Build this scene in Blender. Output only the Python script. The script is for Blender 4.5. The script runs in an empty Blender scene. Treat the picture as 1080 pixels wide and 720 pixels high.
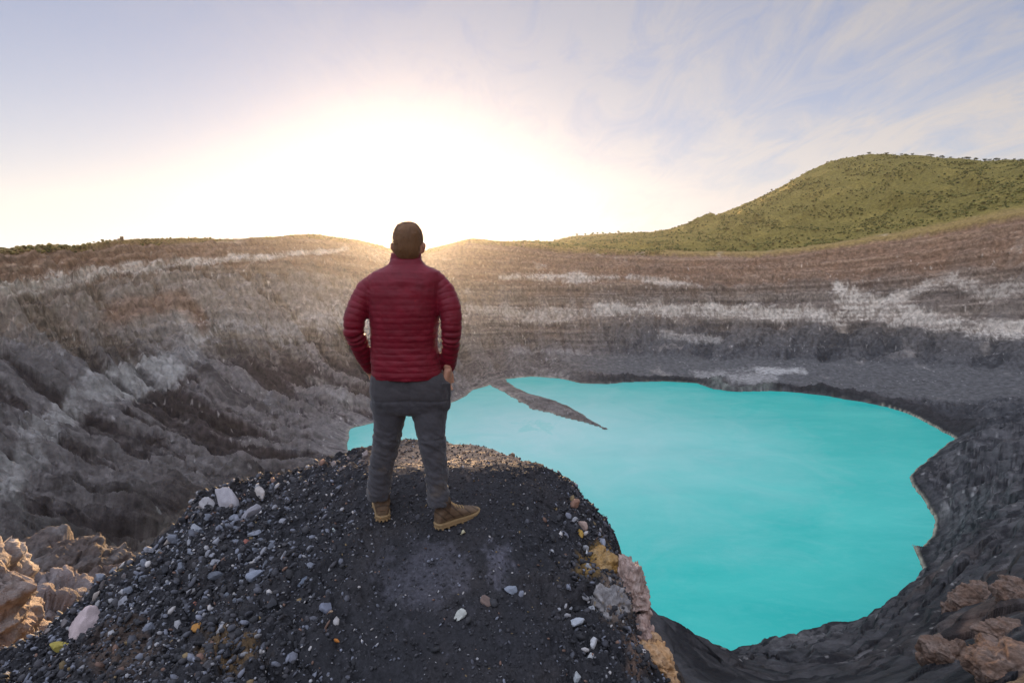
import bpy, bmesh, math, random
import numpy as np
from mathutils import Vector, Matrix

R = math.radians
SC = bpy.context.scene
COL = SC.collection

# ------------------------------------------------------------------ camera
FPX, PITCH = 600.0, math.atan(98 / 600.0)
cam_d = bpy.data.cameras.new('camera')
cam_d.sensor_width = 36.0
cam_d.lens = 20.0
cam_d.clip_start, cam_d.clip_end = 0.05, 20000
cam = bpy.data.objects.new('camera', cam_d)
COL.objects.link(cam)
cam.location = (0, 0, 0)
cam.rotation_euler = (math.pi / 2 - PITCH, 0, 0)
SC.camera = cam

# ------------------------------------------------------------------ sky, sun, exposure
SUN_EL, SUN_AZ = R(1.9), R(-10.2)          # azimuth measured from +Y towards +X
EXPOSURE = 1.5
SKY_SOFT = 0.52
sun_dir = Vector((math.sin(SUN_AZ) * math.cos(SUN_EL), math.cos(SUN_AZ) * math.cos(SUN_EL), math.sin(SUN_EL)))
world = bpy.data.worlds.new('World')
SC.world = world
world.use_nodes = True
nt = world.node_tree
nt.nodes.clear()
N, L = nt.nodes.new, nt.links.new


def mathn(nt, op, a, b=None, c=None, clamp=False):
    n = nt.nodes.new('ShaderNodeMath')
    n.operation = op
    n.use_clamp = clamp
    for i, v in enumerate((a, b, c)):
        if v is None:
            continue
        if isinstance(v, (int, float)):
            n.inputs[i].default_value = v
        else:
            nt.links.new(v, n.inputs[i])
    return n.outputs[0]


def mixc(nt, fac, a, b, mode='MIX'):
    n = nt.nodes.new('ShaderNodeMix')
    n.data_type = 'RGBA'
    n.blend_type = mode
    for s, v in ((n.inputs[0], fac), (n.inputs[6], a), (n.inputs[7], b)):
        if isinstance(v, (int, float)):
            s.default_value = v
        elif isinstance(v, (tuple, list)):
            s.default_value = tuple(v) + ((1,) if len(v) == 3 else ())
        else:
            nt.links.new(v, s)
    return n.outputs[2]


def ramp(nt, fac, stops):
    n = nt.nodes.new('ShaderNodeValToRGB')
    while len(n.color_ramp.elements) < len(stops):
        n.color_ramp.elements.new(0.5)
    for e, (p, c) in zip(n.color_ramp.elements, stops):
        e.position = p
        e.color = tuple(c) + (1,) if isinstance(c, (tuple, list)) else (c, c, c, 1)
    nt.links.new(fac, n.inputs[0])
    return n.outputs[0]


def noise(nt, vec, scale, detail=6, rough=0.55, dist=0.0, lac=2.0):
    n = nt.nodes.new('ShaderNodeTexNoise')
    n.inputs['Scale'].default_value = scale
    n.inputs['Detail'].default_value = detail
    n.inputs['Roughness'].default_value = rough
    n.inputs['Distortion'].default_value = dist
    n.inputs['Lacunarity'].default_value = lac
    if vec is not None:
        nt.links.new(vec, n.inputs['Vector'])
    return n.outputs['Fac']


sky = N('ShaderNodeTexSky')
sky.sky_type = 'NISHITA'
sky.sun_disc = False
sky.sun_elevation = SUN_EL
sky.sun_rotation = SUN_AZ
sky.altitude = 2500
sky.air_density = 1.0
sky.dust_density = 2.2
sky.ozone_density = 2.5
tc = N('ShaderNodeTexCoord')
sep = N('ShaderNodeSeparateXYZ')
L(tc.outputs['Generated'], sep.inputs[0])
# cirrus: a thin sheet of cloud on a plane high above, streaked by the wind
hz = mathn(nt, 'ADD', mathn(nt, 'MAXIMUM', sep.outputs[2], 0.0), 0.16)
px_ = mathn(nt, 'DIVIDE', sep.outputs[0], hz)
py_ = mathn(nt, 'DIVIDE', sep.outputs[1], hz)
comb = N('ShaderNodeCombineXYZ')
L(px_, comb.inputs[0])
L(py_, comb.inputs[1])
mp = N('ShaderNodeMapping')
mp.inputs['Rotation'].default_value = (0, 0, R(38))
mp.inputs['Scale'].default_value = (1.0, 0.36, 1.0)
L(comb.outputs[0], mp.inputs[0])
streak = noise(nt, mp.outputs[0], 4.2, 12, 0.72, 0.9)
patch = noise(nt, comb.outputs[0], 0.75, 3, 0.5, 0.4)
right = mathn(nt, 'MULTIPLY_ADD', px_, 0.34, 0.42, clamp=True)
cl = mathn(nt, 'MULTIPLY', streak, mathn(nt, 'MULTIPLY_ADD', patch, 1.1, 0.25))
cl = mathn(nt, 'MULTIPLY', ramp(nt, cl, [(0.25, 0.0), (0.44, 1.0)]), right, clamp=True)
# sky colour: the physical sky, softened a little towards white by thin high haze
hsv = N('ShaderNodeHueSaturation')
hsv.inputs['Saturation'].default_value = 0.5
L(sky.outputs[0], hsv.inputs['Color'])
tint = mixc(nt, 1.0, hsv.outputs[0], (1.19, 1.20, 1.41), 'MULTIPLY')
lum = N('ShaderNodeRGBToBW')
L(tint, lum.inputs[0])
comp = mathn(nt, 'DIVIDE', 1.0, mathn(nt, 'MULTIPLY_ADD', lum.outputs[0], SKY_SOFT, 1.0))
tint = mixc(nt, 1.0, tint, comp, 'MULTIPLY')
lum = N('ShaderNodeRGBToBW')
L(tint, lum.inputs[0])
# pale moisture lying along the horizon
hz2 = mathn(nt, 'MULTIPLY', mathn(nt, 'POWER', 2.718, mathn(nt, 'MULTIPLY', mathn(nt, 'MAXIMUM', sep.outputs[2], 0.0), -6.5)), mathn(nt, 'MULTIPLY_ADD', sep.outputs[0], -.30, .80, clamp=True))
tint = mixc(nt, hz2, tint, (2.55, 2.36, 2.22))
clc = mixc(nt, 1.0, (1.65, 1.55, 1.52), lum.outputs[0], 'MULTIPLY')
cl = mathn(nt, 'MULTIPLY', cl, 1.0)
skyc = mixc(nt, cl, tint, clc)
bg = N('ShaderNodeBackground')
# added fill: unseen bright sky overhead and behind the viewer, lifting the shade
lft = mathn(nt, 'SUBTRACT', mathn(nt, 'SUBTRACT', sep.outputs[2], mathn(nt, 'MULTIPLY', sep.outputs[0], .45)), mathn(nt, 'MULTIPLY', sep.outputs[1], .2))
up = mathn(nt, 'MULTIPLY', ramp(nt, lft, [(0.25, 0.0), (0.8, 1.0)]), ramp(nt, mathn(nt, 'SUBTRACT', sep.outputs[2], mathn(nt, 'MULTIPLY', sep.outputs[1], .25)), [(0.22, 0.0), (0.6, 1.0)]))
sky_fill = mixc(nt, 1.0, (2.55, 2.8, 3.4), mathn(nt, 'MULTIPLY_ADD', patch, 1.2, 0.5), 'MULTIPLY')
skyc = mixc(nt, up, skyc, sky_fill)
bg.inputs['Strength'].default_value = 0.15
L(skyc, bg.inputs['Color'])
wo = N('ShaderNodeOutputWorld')
L(bg.outputs[0], wo.inputs['Surface'])

sun_l = bpy.data.lights.new('sun', 'SUN')
sun_l.energy = 5.0
sun_l.angle = R(0.55)
sun_l.color = (1.0, 0.65, 0.32)
sun_o = bpy.data.objects.new('sun', sun_l)
COL.objects.link(sun_o)
sun_o.rotation_euler = (-sun_dir).to_track_quat('-Z', 'Y').to_euler()

SC.view_settings.view_transform = 'Standard'
SC.view_settings.look = 'None'
SC.view_settings.exposure = EXPOSURE
SC.view_settings.gamma = 1.0
SC.render.engine = 'CYCLES'
SC.cycles.use_denoising = True
SC.cycles.adaptive_threshold = 0.006
SC.cycles.max_bounces = 6
SC.cycles.diffuse_bounces = 3
SC.cycles.volume_bounces = 0
SC.cycles.sample_clamp_indirect = 4.0

# ------------------------------------------------------------------ helpers
CP, SP = math.cos(PITCH), math.sin(PITCH)


def unproj(px, py, Y):
    """point at forward distance Y on the sight line of photo pixel (px, py)"""
    u, v = (px - 540) / FPX, (py - 360) / FPX
    s = Y / (CP - v * SP)
    return (u * s, Y, -(SP + v * CP) * s)


def proj(x, y, z):
    d = y * CP - z * SP
    d = np.where(d > 1e-3, d, 1e-3) if isinstance(d, np.ndarray) else d
    return 540 + FPX * x / d, 360 - FPX * (z * CP + y * SP) / d


def _hash(ix, iy, seed):
    h = (ix.astype(np.uint32) * np.uint32(374761393) + iy.astype(np.uint32) * np.uint32(668265263)
         + np.uint32((seed * 2246822519) & 0xffffffff))
    h = (h ^ (h >> np.uint32(13))) * np.uint32(1274126177)
    return h ^ (h >> np.uint32(16))


def pnoise(x, y, seed=0):
    """2D gradient noise, about -1..1"""
    x = np.asarray(x, np.float64)
    y = np.asarray(y, np.float64)
    xi, yi = np.floor(x).astype(np.int64), np.floor(y).astype(np.int64)
    fx, fy = x - xi, y - yi
    u, v = fx * fx * fx * (fx * (fx * 6 - 15) + 10), fy * fy * fy * (fy * (fy * 6 - 15) + 10)

    def g(dx, dy):
        a = _hash(xi + dx, yi + dy, seed).astype(np.float64) * (2 * math.pi / 4294967296.0)
        return np.cos(a) * (fx - dx) + np.sin(a) * (fy - dy)
    a = g(0, 0) * (1 - u) + g(1, 0) * u
    b = g(0, 1) * (1 - u) + g(1, 1) * u
    return (a * (1 - v) + b * v) * 1.5


def fbm(x, y, octv=5, seed=0, gain=0.5, lac=2.03, ridged=False):
    t, a, n = 0, 1.0, 0.0
    for i in range(octv):
        p = pnoise(x, y, seed + i * 17)
        if ridged:
            p = 1 - 2 * np.abs(p)
        t = t + a * p
        n += a
        a *= gain
        x, y = x * lac + 3.7, y * lac - 1.3
    return t / n


def worley(x, y, seed=0):
    """random value of the nearest cell, and the gap to the next one"""
    xi, yi = np.floor(x).astype(np.int64), np.floor(y).astype(np.int64)
    f1 = np.full(x.shape, 9.0); f2 = np.full(x.shape, 9.0); val = np.zeros(x.shape)
    for dx in (-1, 0, 1):
        for dy in (-1, 0, 1):
            a = _hash(xi + dx, yi + dy, seed).astype(np.float64) / 4294967296.0
            b = _hash(xi + dx, yi + dy, seed + 91).astype(np.float64) / 4294967296.0
            d = np.hypot(xi + dx + a - x, yi + dy + b - y)
            n = d < f1
            f2 = np.where(n, f1, np.minimum(f2, d))
            f1 = np.where(n, d, f1)
            val = np.where(n, _hash(xi + dx, yi + dy, seed + 7).astype(np.float64) / 2147483648.0 - 1, val)
    return val, f2 - f1


def sstep(a, b, x):
    t = np.clip((x - a) / (b - a), 0, 1)
    return t * t * (3 - 2 * t)


def mesh_obj(name, V, F, mat=None, parent=None, smooth=True, col=None, label=None, cat=None, group=None, kind=None):
    V = np.asarray(V, np.float32)
    me = bpy.data.meshes.new(name)
    if isinstance(F, np.ndarray):
        k = F.shape[1]
        me.vertices.add(len(V))
        me.vertices.foreach_set('co', V.ravel())
        me.loops.add(F.size)
        me.loops.foreach_set('vertex_index', F.ravel().astype(np.int32))
        me.polygons.add(len(F))
        me.polygons.foreach_set('loop_start', np.arange(0, F.size, k, dtype=np.int32))
        me.update(calc_edges=True)
        me.validate()
    else:
        me.from_pydata([tuple(map(float, v)) for v in V], [], F)
    if smooth:
        me.polygons.foreach_set('use_smooth', np.ones(len(me.polygons), bool))
    if col is not None:
        a = me.color_attributes.new('albedo', 'FLOAT_COLOR', 'POINT')
        c = np.ones((len(V), 4), np.float32)
        c[:, :3] = col
        a.data.foreach_set('color', c.ravel())
    if mat:
        me.materials.append(mat)
    o = bpy.data.objects.new(name, me)
    COL.objects.link(o)
    if parent:
        o.parent = parent
    tag(o, label, cat, group, kind)
    return o


def tag(o, label=None, cat=None, group=None, kind=None):
    for k, v in (('label', label), ('category', cat), ('group', group), ('kind', kind)):
        if v:
            o[k] = v
    return o


def grid_faces(nr, nc, wrap=False):
    r, c = np.meshgrid(np.arange(nr - 1), np.arange(nc if wrap else nc - 1), indexing='ij')
    c2 = (c + 1) % nc
    return np.stack([r * nc + c, r * nc + c2, (r + 1) * nc + c2, (r + 1) * nc + c], -1).reshape(-1, 4)


def rock_mat(name, rough=0.92, bump=0.4, bscale=1.0, bdist=0.1, grain=0.35, gscale=2.0, base=None, spec=0.25):
    m = bpy.data.materials.new(name)
    m.use_nodes = True
    t = m.node_tree
    b = t.nodes['Principled BSDF']
    b.inputs['Roughness'].default_value = rough
    b.inputs['Specular IOR Level'].default_value = spec
    g = t.nodes.new('ShaderNodeTexCoord').outputs['Object']
    if base is None:
        at = t.nodes.new('ShaderNodeAttribute')
        at.attribute_name = 'albedo'
        c = at.outputs['Color']
    else:
        c = base
    n1 = noise(t, g, gscale, 8, 0.65)
    f = ramp(t, n1, [(0.28, 1 - grain), (0.72, 1 + grain)])
    f2 = t.nodes.new('ShaderNodeMix')
    c = mixc(t, 1.0, c, f, 'MULTIPLY')
    t.links.new(c, b.inputs['Base Color'])
    if bump:
        bn = t.nodes.new('ShaderNodeBump')
        bn.inputs['Strength'].default_value = bump
        bn.inputs['Distance'].default_value = bdist
        t.links.new(noise(t, g, bscale, 9, 0.68), bn.inputs['Height'])
        t.links.new(bn.outputs[0], b.inputs['Normal'])
    return m


# ------------------------------------------------------------------ crater terrain
LAKE_Z = -140.0
# contour curves from near to far: (photo px, photo py, forward distance in m)
CURVES = [
    [(-300, 1100, 9), (0, 1100, 12), (300, 1100, 12), (540, 1100, 12), (800, 1100, 11), (1080, 1100, 9), (1400, 1100, 8)],
    [(-300, 760, 20), (0, 760, 45), (150, 750, 90), (300, 740, 120), (450, 740, 140), (600, 730, 78), (700, 735, 60),
     (800, 735, 55), (900, 735, 45), (1000, 735, 35), (1080, 735, 28), (1400, 730, 20)],
    [(-300, 640, 40), (0, 640, 80), (100, 612, 130), (200, 560, 210), (300, 520, 300), (450, 520, 300), (560, 595, 120),
     (640, 618, 90), (668, 630, 86), (700, 648, 86), (740, 674, 90), (790, 698, 100), (830, 705, 115), (900, 692, 115), (1000, 645, 95),
     (1080, 605, 78), (1400, 560, 50)],
    [(-300, 540, 80), (0, 545, 140), (100, 520, 220), (200, 500, 290), (300, 490, 350), (368, 470, 395), (420, 480, 365),
     (500, 640, 200), (560, 709, 170), (740, 706, 171), (800, 686, 181), (850, 674, 189), (900, 657, 199), (960, 603, 235), (985, 575, 248), (1020, 545, 245), (1080, 525, 225), (1400, 480, 160)],
    [(-300, 450, 140), (0, 455, 230), (100, 445, 300), (200, 435, 370), (300, 443, 430), (400, 440, 455), (480, 425, 505),
     (530, 400, 598), (600, 399, 605), (700, 402, 592), (800, 408, 566), (900, 419, 526), (1000, 432, 478),
     (1080, 425, 455), (1400, 410, 400)],
    [(-300, 400, 180), (0, 400, 270), (100, 388, 350), (200, 383, 430), (300, 388, 510), (400, 393, 570), (480, 383, 640),
     (560, 375, 690), (650, 376, 700), (750, 378, 680), (850, 380, 660), (950, 385, 610), (1080, 392, 545), (1400, 390, 430)],
    [(-300, 365, 200), (0, 365, 300), (100, 345, 390), (200, 330, 480), (300, 335, 570), (400, 340, 645), (500, 345, 705),
     (600, 345, 745), (700, 345, 750), (800, 345, 735), (900, 345, 700), (1000, 348, 640), (1080, 350, 590), (1400, 340, 450)],
    [(-300, 350, 215), (0, 318, 330), (100, 296, 425), (200, 285, 530), (300, 282, 640), (400, 292, 735), (500, 300, 785),
     (600, 300, 815), (700, 300, 815), (800, 300, 800), (900, 295, 760), (1000, 285, 710), (1080, 275, 650), (1400, 270, 480)],
    [(-300, 285, 240), (0, 262, 380), (60, 258, 430), (75, 261, 440), (125, 252, 500), (200, 251, 610), (250, 252, 680),
     (330, 247, 790), (380, 253, 850), (410, 262, 880), (440, 266, 890), (470, 258, 900), (495, 251, 900), (560, 256, 910),
     (600, 262, 905), (700, 266, 900), (800, 267, 880), (850, 262, 850), (950, 248, 790), (1000, 239, 750),
     (1080, 224, 690), (1400, 190, 520)],
    [(-300, 300, 320), (0, 275, 500), (125, 268, 640), (250, 266, 850), (330, 262, 950), (440, 275, 1050), (500, 262, 1020),
     (560, 256, 1010), (600, 256, 1010), (700, 256, 1000), (800, 256, 980), (880, 248, 960), (930, 232, 940),
     (980, 219, 900), (1010, 210, 880), (1050, 199, 860), (1080, 192, 840), (1400, 160, 650)],
    [(-300, 310, 380), (0, 285, 600), (250, 275, 1000), (440, 280, 1180), (500, 268, 1150), (560, 262, 1130), (600, 254, 1120),
     (700, 252, 1110), (800, 250, 1080), (880, 244, 1040), (930, 236, 1010), (980, 226, 970), (1010, 219, 940),
     (1050, 211, 920), (1080, 206, 900), (1400, 175, 720)],
    [(-300, 315, 500), (0, 290, 800), (250, 280, 1250), (440, 282, 1500), (500, 275, 1500), (560, 262, 1500), (600, 250, 1500),
     (650, 246, 1500), (700, 245, 1500), (730, 236, 1480), (760, 225, 1460), (800, 208, 1430), (840, 187, 1400),
     (870, 171, 1380), (910, 162, 1340), (960, 162, 1290), (1000, 166, 1250), (1040, 169, 1200), (1080, 168, 1150), (1400, 120, 900)],
    [(-300, 315, 900), (0, 290, 1300), (250, 283, 1900), (440, 284, 2200), (600, 275, 2200), (700, 272, 2200), (900, 230, 2000),
     (1080, 220, 1900), (1400, 190, 1500)],
]
ROWS = [80, 200, 180, 110, 80, 80, 70, 80, 40, 30, 90, 20]
az_f = np.linspace(R(-56), R(56), 1500)
az_c = np.linspace(R(56), R(304), 120)[1:-1]
AZ = np.concatenate([az_f, az_c])
AZs = (AZ + math.pi) % (2 * math.pi) - math.pi
cr, cz = [], []
for cv in CURVES:
    P = np.array([unproj(*p) for p in cv])
    a = np.arctan2(P[:, 0], P[:, 1])
    r = np.hypot(P[:, 0], P[:, 1])
    o_ = np.argsort(a)
    a, r, z_ = a[o_], r[o_], P[o_, 2]
    a = np.concatenate([[-math.pi], a, [math.pi]])
    rm, zm = 0.5 * (r[0] + r[-1]), 0.5 * (z_[0] + z_[-1])
    r = np.concatenate([[rm], r, [rm]])
    z_ = np.concatenate([[zm], z_, [zm]])
    k = np.exp(-np.linspace(-2, 2, 25) ** 2)
    k /= k.sum()

    def sm(q):
        v = np.interp(AZs, a, q)
        n = len(az_f)
        w = v[:n].copy()
        e = np.concatenate([np.full(12, w[0]), w, np.full(12, w[-1])])
        v[:n] = np.convolve(e, k, 'valid')
        return v
    cr.append(sm(r))
    cz.append(sm(z_))
tt = np.concatenate([np.linspace(i, i + 1, n, endpoint=False) for i, n in enumerate(ROWS)] + [[len(ROWS)]])
i0 = np.minimum(tt.astype(int), len(ROWS) - 1)
ft = (tt - i0)[:, None]
cr, cz = np.array(cr), np.array(cz)
RR = cr[i0] * (1 - ft) + cr[i0 + 1] * ft
ZZ = cz[i0] * (1 - ft) + cz[i0 + 1] * ft
k = np.array([1, 2, 3, 2, 1.0]); k /= k.sum()
Zp = np.pad(ZZ, ((2, 2), (0, 0)), 'edge')
ZZ = sum(k[i] * Zp[i:i + len(tt)] for i in range(5))
X = RR * np.sin(AZ)[None]
Y = RR * np.cos(AZ)[None]
T = np.broadcast_to(tt[:, None], X.shape)
PXb, PYb = proj(X, Y, ZZ)          # where the undisturbed slope stands, used to place its strata and gullies

# the lake's outline, as points on the lake's plane


def on_lake(px, py):
    u, v = (px - 540) / FPX, (py - 360) / FPX
    s = LAKE_Z / -(SP + v * CP)
    return (u * s, (CP - v * SP) * s)


shore = [(372, 500), (366, 470), (369, 452), (400, 444), (440, 436), (470, 427), (487, 420), (500, 411), (520, 405), (532, 400), (560, 397),
         (590, 399), (612, 404), (640, 405), (660, 403), (700, 402), (735, 404), (752, 410), (775, 413), (815, 412),
         (845, 414), (870, 417), (905, 423), (935, 429), (960, 437), (985, 450), (1006, 462), (985, 480), (968, 494),
         (958, 503), (962, 512), (975, 528), (986, 548), (984, 564), (972, 577), (962, 574), (968, 590), (975, 605),
         (972, 620), (955, 632), (930, 645), (900, 655), (870, 662), (850, 670), (830, 676), (800, 682), (770, 690), (740, 712), (600, 760),
         (420, 700)]
LP = np.array([on_lake(*p) for p in shore])


def seg_dist(x, y, P):
    d = np.full(x.shape, 1e9)
    inside = np.zeros(x.shape, bool)
    n = len(P)
    for i in range(n):
        ax, ay = P[i]
        bx, by = P[(i + 1) % n]
        ex, ey = bx - ax, by - ay
        t = np.clip(((x - ax) * ex + (y - ay) * ey) / (ex * ex + ey * ey), 0, 1)
        d = np.minimum(d, np.hypot(x - ax - t * ex, y - ay - t * ey))
        c = ((ay > y) != (by > y)) & (x < (bx - ax) * (y - ay) / ((by - ay) + 1e-12) + ax)
        inside ^= c
    return np.where(inside, -d, d)


SD = seg_dist(X, Y, LP) + 2.0 * fbm(X / 16, Y / 16, 4, 5)
CX, CY = 90.0, 400.0
phi = np.arctan2(Y - CY, X - CX)
rho = np.hypot(X - CX, Y - CY)
near = np.clip(np.hypot(X, Y) / 220, 0.03, 1.0)
# warped coordinates running round and down the crater wall
wa = phi * 300 + 14 * fbm(X / 70, Y / 70, 3, 11)
wr = rho + 30 * fbm(X / 120, Y / 120, 3, 12)
gul = fbm(wa / 34, wr / 190, 5, 21, 0.55, 2.1, ridged=True)
gul2 = fbm(wa / 10, wr / 60, 4, 22, 0.55, 2.1, ridged=True)
lump = fbm(X / 45, Y / 45, 6, 23, 0.55)
rough_ = fbm(X / 13, Y / 13, 7, 24, 0.68)
wx, wy = X + 5 * fbm(X / 14, Y / 14, 3, 25), Y + 5 * fbm(X / 14, Y / 14, 3, 26)
b1, g1 = worley(wx / 15, wy / 15, 3)
b2, g2 = worley(wx / 6, wy / 6, 4)
blocky = 2.6 * b1 - 1.6 * (1 - sstep(0, .12, g1)) + 1.4 * b2 - .9 * (1 - sstep(0, .16, g2))
wall = sstep(2.2 - .8 * (PXb < 450), 3.4 - 1.0 * (PXb < 450), T) * (1 - sstep(7.75, 8.05, T))
flat = sstep(4.0, 4.2, T) * (1 - sstep(4.9, 5.1, T)) * sstep(560, 640, PXb)        # the terrace behind the lake
rim = sstep(7.6, 7.95, T) * (1 - sstep(8.0, 8.6, T))
hillm = sstep(8.6, 9.2, T)
left = 1 - sstep(420, 520, PXb)
g_amp = (0.5 + 0.5 * left) * wall * (1 - 0.85 * flat) * (1 - 0.6 * sstep(6.8, 7.4, T))
Z = ZZ.copy()
calm = 1 - .75 * (1 - sstep(2.6, 3.2, T)) * sstep(560, 640, PXb)
Z += near * (19.0 * g_amp * (gul - 0.25) + 5.0 * calm * (0.3 + 0.7 * g_amp) * gul2 * (1 - 0.8 * flat) * (1 - hillm) * (1 - rim))
Z += near * calm * (9.0 * lump * (1 - 0.8 * flat) * (1 - 0.85 * rim) * (1 - 0.4 * hillm) + 3.6 * rough_ * (1 - 0.7 * rim) * (1 - .7 * flat))
Z += near * blocky * (1 - .8 * flat) * (1 - hillm) * (1 - rim) * (.35 + .65 * sstep(-.2, .3, fbm(X / 80, Y / 80, 3, 27)))
# strata: benches and little cliffs that follow the wall
wob = T + 0.09 * fbm(X / 110, Y / 110, 4, 31) + 0.02 * gul
per = wob * 3.6
fr = per - np.floor(per)
Z += 8.5 * near * (sstep(0.5, 0.92, fr) - fr) * sstep(5.0, 5.4, T) * (1 - sstep(7.85, 8.0, T))
per2 = wob * 11.0
fr2 = per2 - np.floor(per2)
strm = sstep(4.6, 5.2, T) * (1 - sstep(7.85, 8.0, T)) * (0.4 + 0.6 * sstep(-0.3, 0.3, lump))
Z += 2.4 * near * (sstep(0.45, 0.9, fr2) - fr2) * strm
# lower right slope: lava-like flow bands
pr = (Z / 6.5 + 1.3 * fbm(X / 40, Y / 40, 4, 33))
frb = pr - np.floor(pr)
lowr = (1 - sstep(3.4, 4.2, T)) * sstep(640, 700, PXb)
Z += lowr * np.clip(near * 1.6, 0, 1) * 3.6 * (sstep(0.5, 0.95, frb) - frb)
# hill: spurs and ravines, kept off the crest line
Z += hillm * (1 - sstep(10.7, 10.95, T)) * sstep(9.0, 9.6, T) * 14 * fbm(wa / 60, wr / 240, 4, 41, 0.5, 2.0, ridged=True) * sstep(640, 760, PXb)
sp_ = (X * math.cos(R(10)) - Y * math.sin(R(10)))
Z += sstep(8.7, 9.3, T) * (.3 + .7 * sstep(9.6, 10.0, T)) * (1 - .8 * sstep(990, 1060, PXb)) * (1 - sstep(10.35, 10.8, T)) * 55 * (fbm(sp_ / 170 + .6 * fbm(X / 200, Y / 200, 2, 42), (Y + X * .2) / 700, 3, 43, .45, 2.0, ridged=True) - .2) * sstep(660, 800, PXb)
# the lake bowl
bank_w = np.interp(PXb, [360, 500, 600, 740, 760, 860, 900, 1080], [40, 30, 22, 13, 9, 9, 20, 26])
bank_s = np.interp(PXb, [360, 500, 600, 740, 760, 860, 900, 1080], [.35, .2, .3, .9, 1.7, 1.5, .8, .5])
out = np.maximum(SD, 0)
zs = LAKE_Z + 0.3 + out * bank_s + 0.8 * np.minimum(out / 8, 1) * rough_
w = sstep(0, 1, out / bank_w)
reach = T < 5.6
Zo = np.maximum(zs * (1 - w) + Z * w, LAKE_Z + 0.15 + np.minimum(out * 0.10, 1.5))
Zi = LAKE_Z - 0.6 - np.minimum(-SD, 12) * 0.3
Z = np.where(reach, np.where(SD > 0, Zo, Zi), Z)
# the gravel spit
sa, sb = np.array(on_lake(512, 396)), np.array(on_lake(632, 452))
e = sb - sa
ts = np.clip(((X - sa[0]) * e[0] + (Y - sa[1]) * e[1]) / (e @ e), 0, 1)
ds = np.hypot(X - sa[0] - ts * e[0] + 6 * np.sin(ts * 4.0), Y - sa[1] - ts * e[1])
ws = (15 * (1 - ts) ** 1.2 + 14 * np.exp(-((ts - .66) / .2) ** 2) + 2.0) * (0.85 + 0.35 * fbm(X / 22, Y / 22, 4, 51))
hs = LAKE_Z + (1.6 + 1.5 * np.exp(-((ts - .6) / .25) ** 2)) * (1 - (ds / np.maximum(ws, .1)) ** 2)
Z = np.where(ds < ws, np.maximum(Z, hs + 0.5 * rough_ * (1 - ds / ws)), Z)

# ---------------- rock colours (albedo) laid along the strata


n2_ = fbm(wa / 8, wr / 40, 6, 62, 0.65)
wsc = np.clip(600 / np.hypot(X, Y), .6, 1.8)
wsc = wsc * (1 - .55 * sstep(480, 600, PXb))
WX = wsc * 16 * fbm(X / 55, Y / 55, 4, 91)
WY = wsc * (5 * fbm(X / 40, Y / 40, 4, 92) + 1.6 * n2_)
brk = fbm(X / 38, Y / 38, 4, 93, .6)


# the beds run level through the rock whatever the relief has cut away
gz = np.gradient(ZZ, axis=0) / np.gradient(tt)[:, None]
bed = np.clip((Z - ZZ) / np.maximum(np.abs(gz), 16), -.55, .55) * sstep(4.9, 5.6, T) * (1 - sstep(7.9, 8.05, T))
TB = T + bed
PXr, PYr = proj(X, Y, Z)
kb = sstep(3.6, 5.0, T)
PYb = PYb * (1 - kb) + PYr * kb
wob = TB + .05 * fbm(X / 130, Y / 130, 4, 31) + .012 * fbm(X / 20, Y / 20, 4, 34)
per2 = wob * 11.0
per2 = wob * 11.0 + 1.6 * pnoise(wob * 3.1, wa / 300, 35)
fr2 = per2 - np.floor(per2)
per = wob * 3.6
fr = per - np.floor(per)
nst = fbm(wob * 14, wa / 120, 5, 65, 0.6)


def poly_mask(pts, width, soft=0.6):
    """1 near the polyline, measured on the slope as it is drawn by the survey lines"""
    d = np.full(X.shape, 1e9)
    dx = PXb + WX
    dy = PYb + WY
    for (a, b) in zip(pts[:-1], pts[1:]):
        ex, ey = b[0] - a[0], b[1] - a[1]
        t = np.clip(((dx - a[0]) * ex + (dy - a[1]) * ey) / (ex * ex + ey * ey), 0, 1)
        wd = a[2] + (b[2] - a[2]) * t
        d = np.minimum(d, np.hypot(dx - a[0] - t * ex, dy - a[1] - t * ey) / wd)
    return 1 - sstep(1 - soft, 1 + soft, d)


def lerpc(c, m, col):
    m = np.clip(m, 0, 1)[..., None]
    return c * (1 - m) + np.array(col) * m


n1 = fbm(X / 30, Y / 30, 6, 61, 0.6)
n2 = fbm(wa / 8, wr / 40, 6, 62, 0.65)
n3 = fbm(X / 4, Y / 4, 5, 63, 0.65)
n4 = fbm(X / 140, Y / 140, 4, 64)
col = np.zeros(X.shape + (3,)) + np.array([.165, .135, .12])
col = lerpc(col, sstep(-.15, .3, nst) * .8, [.25, .215, .19])
col = lerpc(col, sstep(.05, .35, fbm(wob * 26, wa / 140, 4, 66, .6)) * .7, [.085, .07, .065])
col = lerpc(col, sstep(.0, .5, n4) * .5, [.22, .15, .11])
col = lerpc(col, sstep(-.1, .6, n2) * .5, [.11, .095, .095])
col = lerpc(col, left * sstep(5.2, 6.2, T + .3 * n1) * .6, [.27, .215, .17])
bench = sstep(5.0, 5.5, T) * (1 - sstep(7.9, 8.0, T))  # darker bare cliffs, paler ledges; relief shading is put into the colour too
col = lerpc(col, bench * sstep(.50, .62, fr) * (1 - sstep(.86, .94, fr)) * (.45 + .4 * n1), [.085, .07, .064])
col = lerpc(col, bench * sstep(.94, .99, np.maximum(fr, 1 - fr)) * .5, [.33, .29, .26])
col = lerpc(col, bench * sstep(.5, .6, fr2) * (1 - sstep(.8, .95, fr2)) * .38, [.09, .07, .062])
col = lerpc(col, bench * sstep(.0, .25, fbm(wob * 17, wa / 200, 4, 67, .7)) * .4, [.28, .24, .205])
col = lerpc(col, bench * sstep(.15, .5, fbm(wob * 40, wa / 160, 3, 68, .6)) * .55, [.07, .06, .058])
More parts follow.
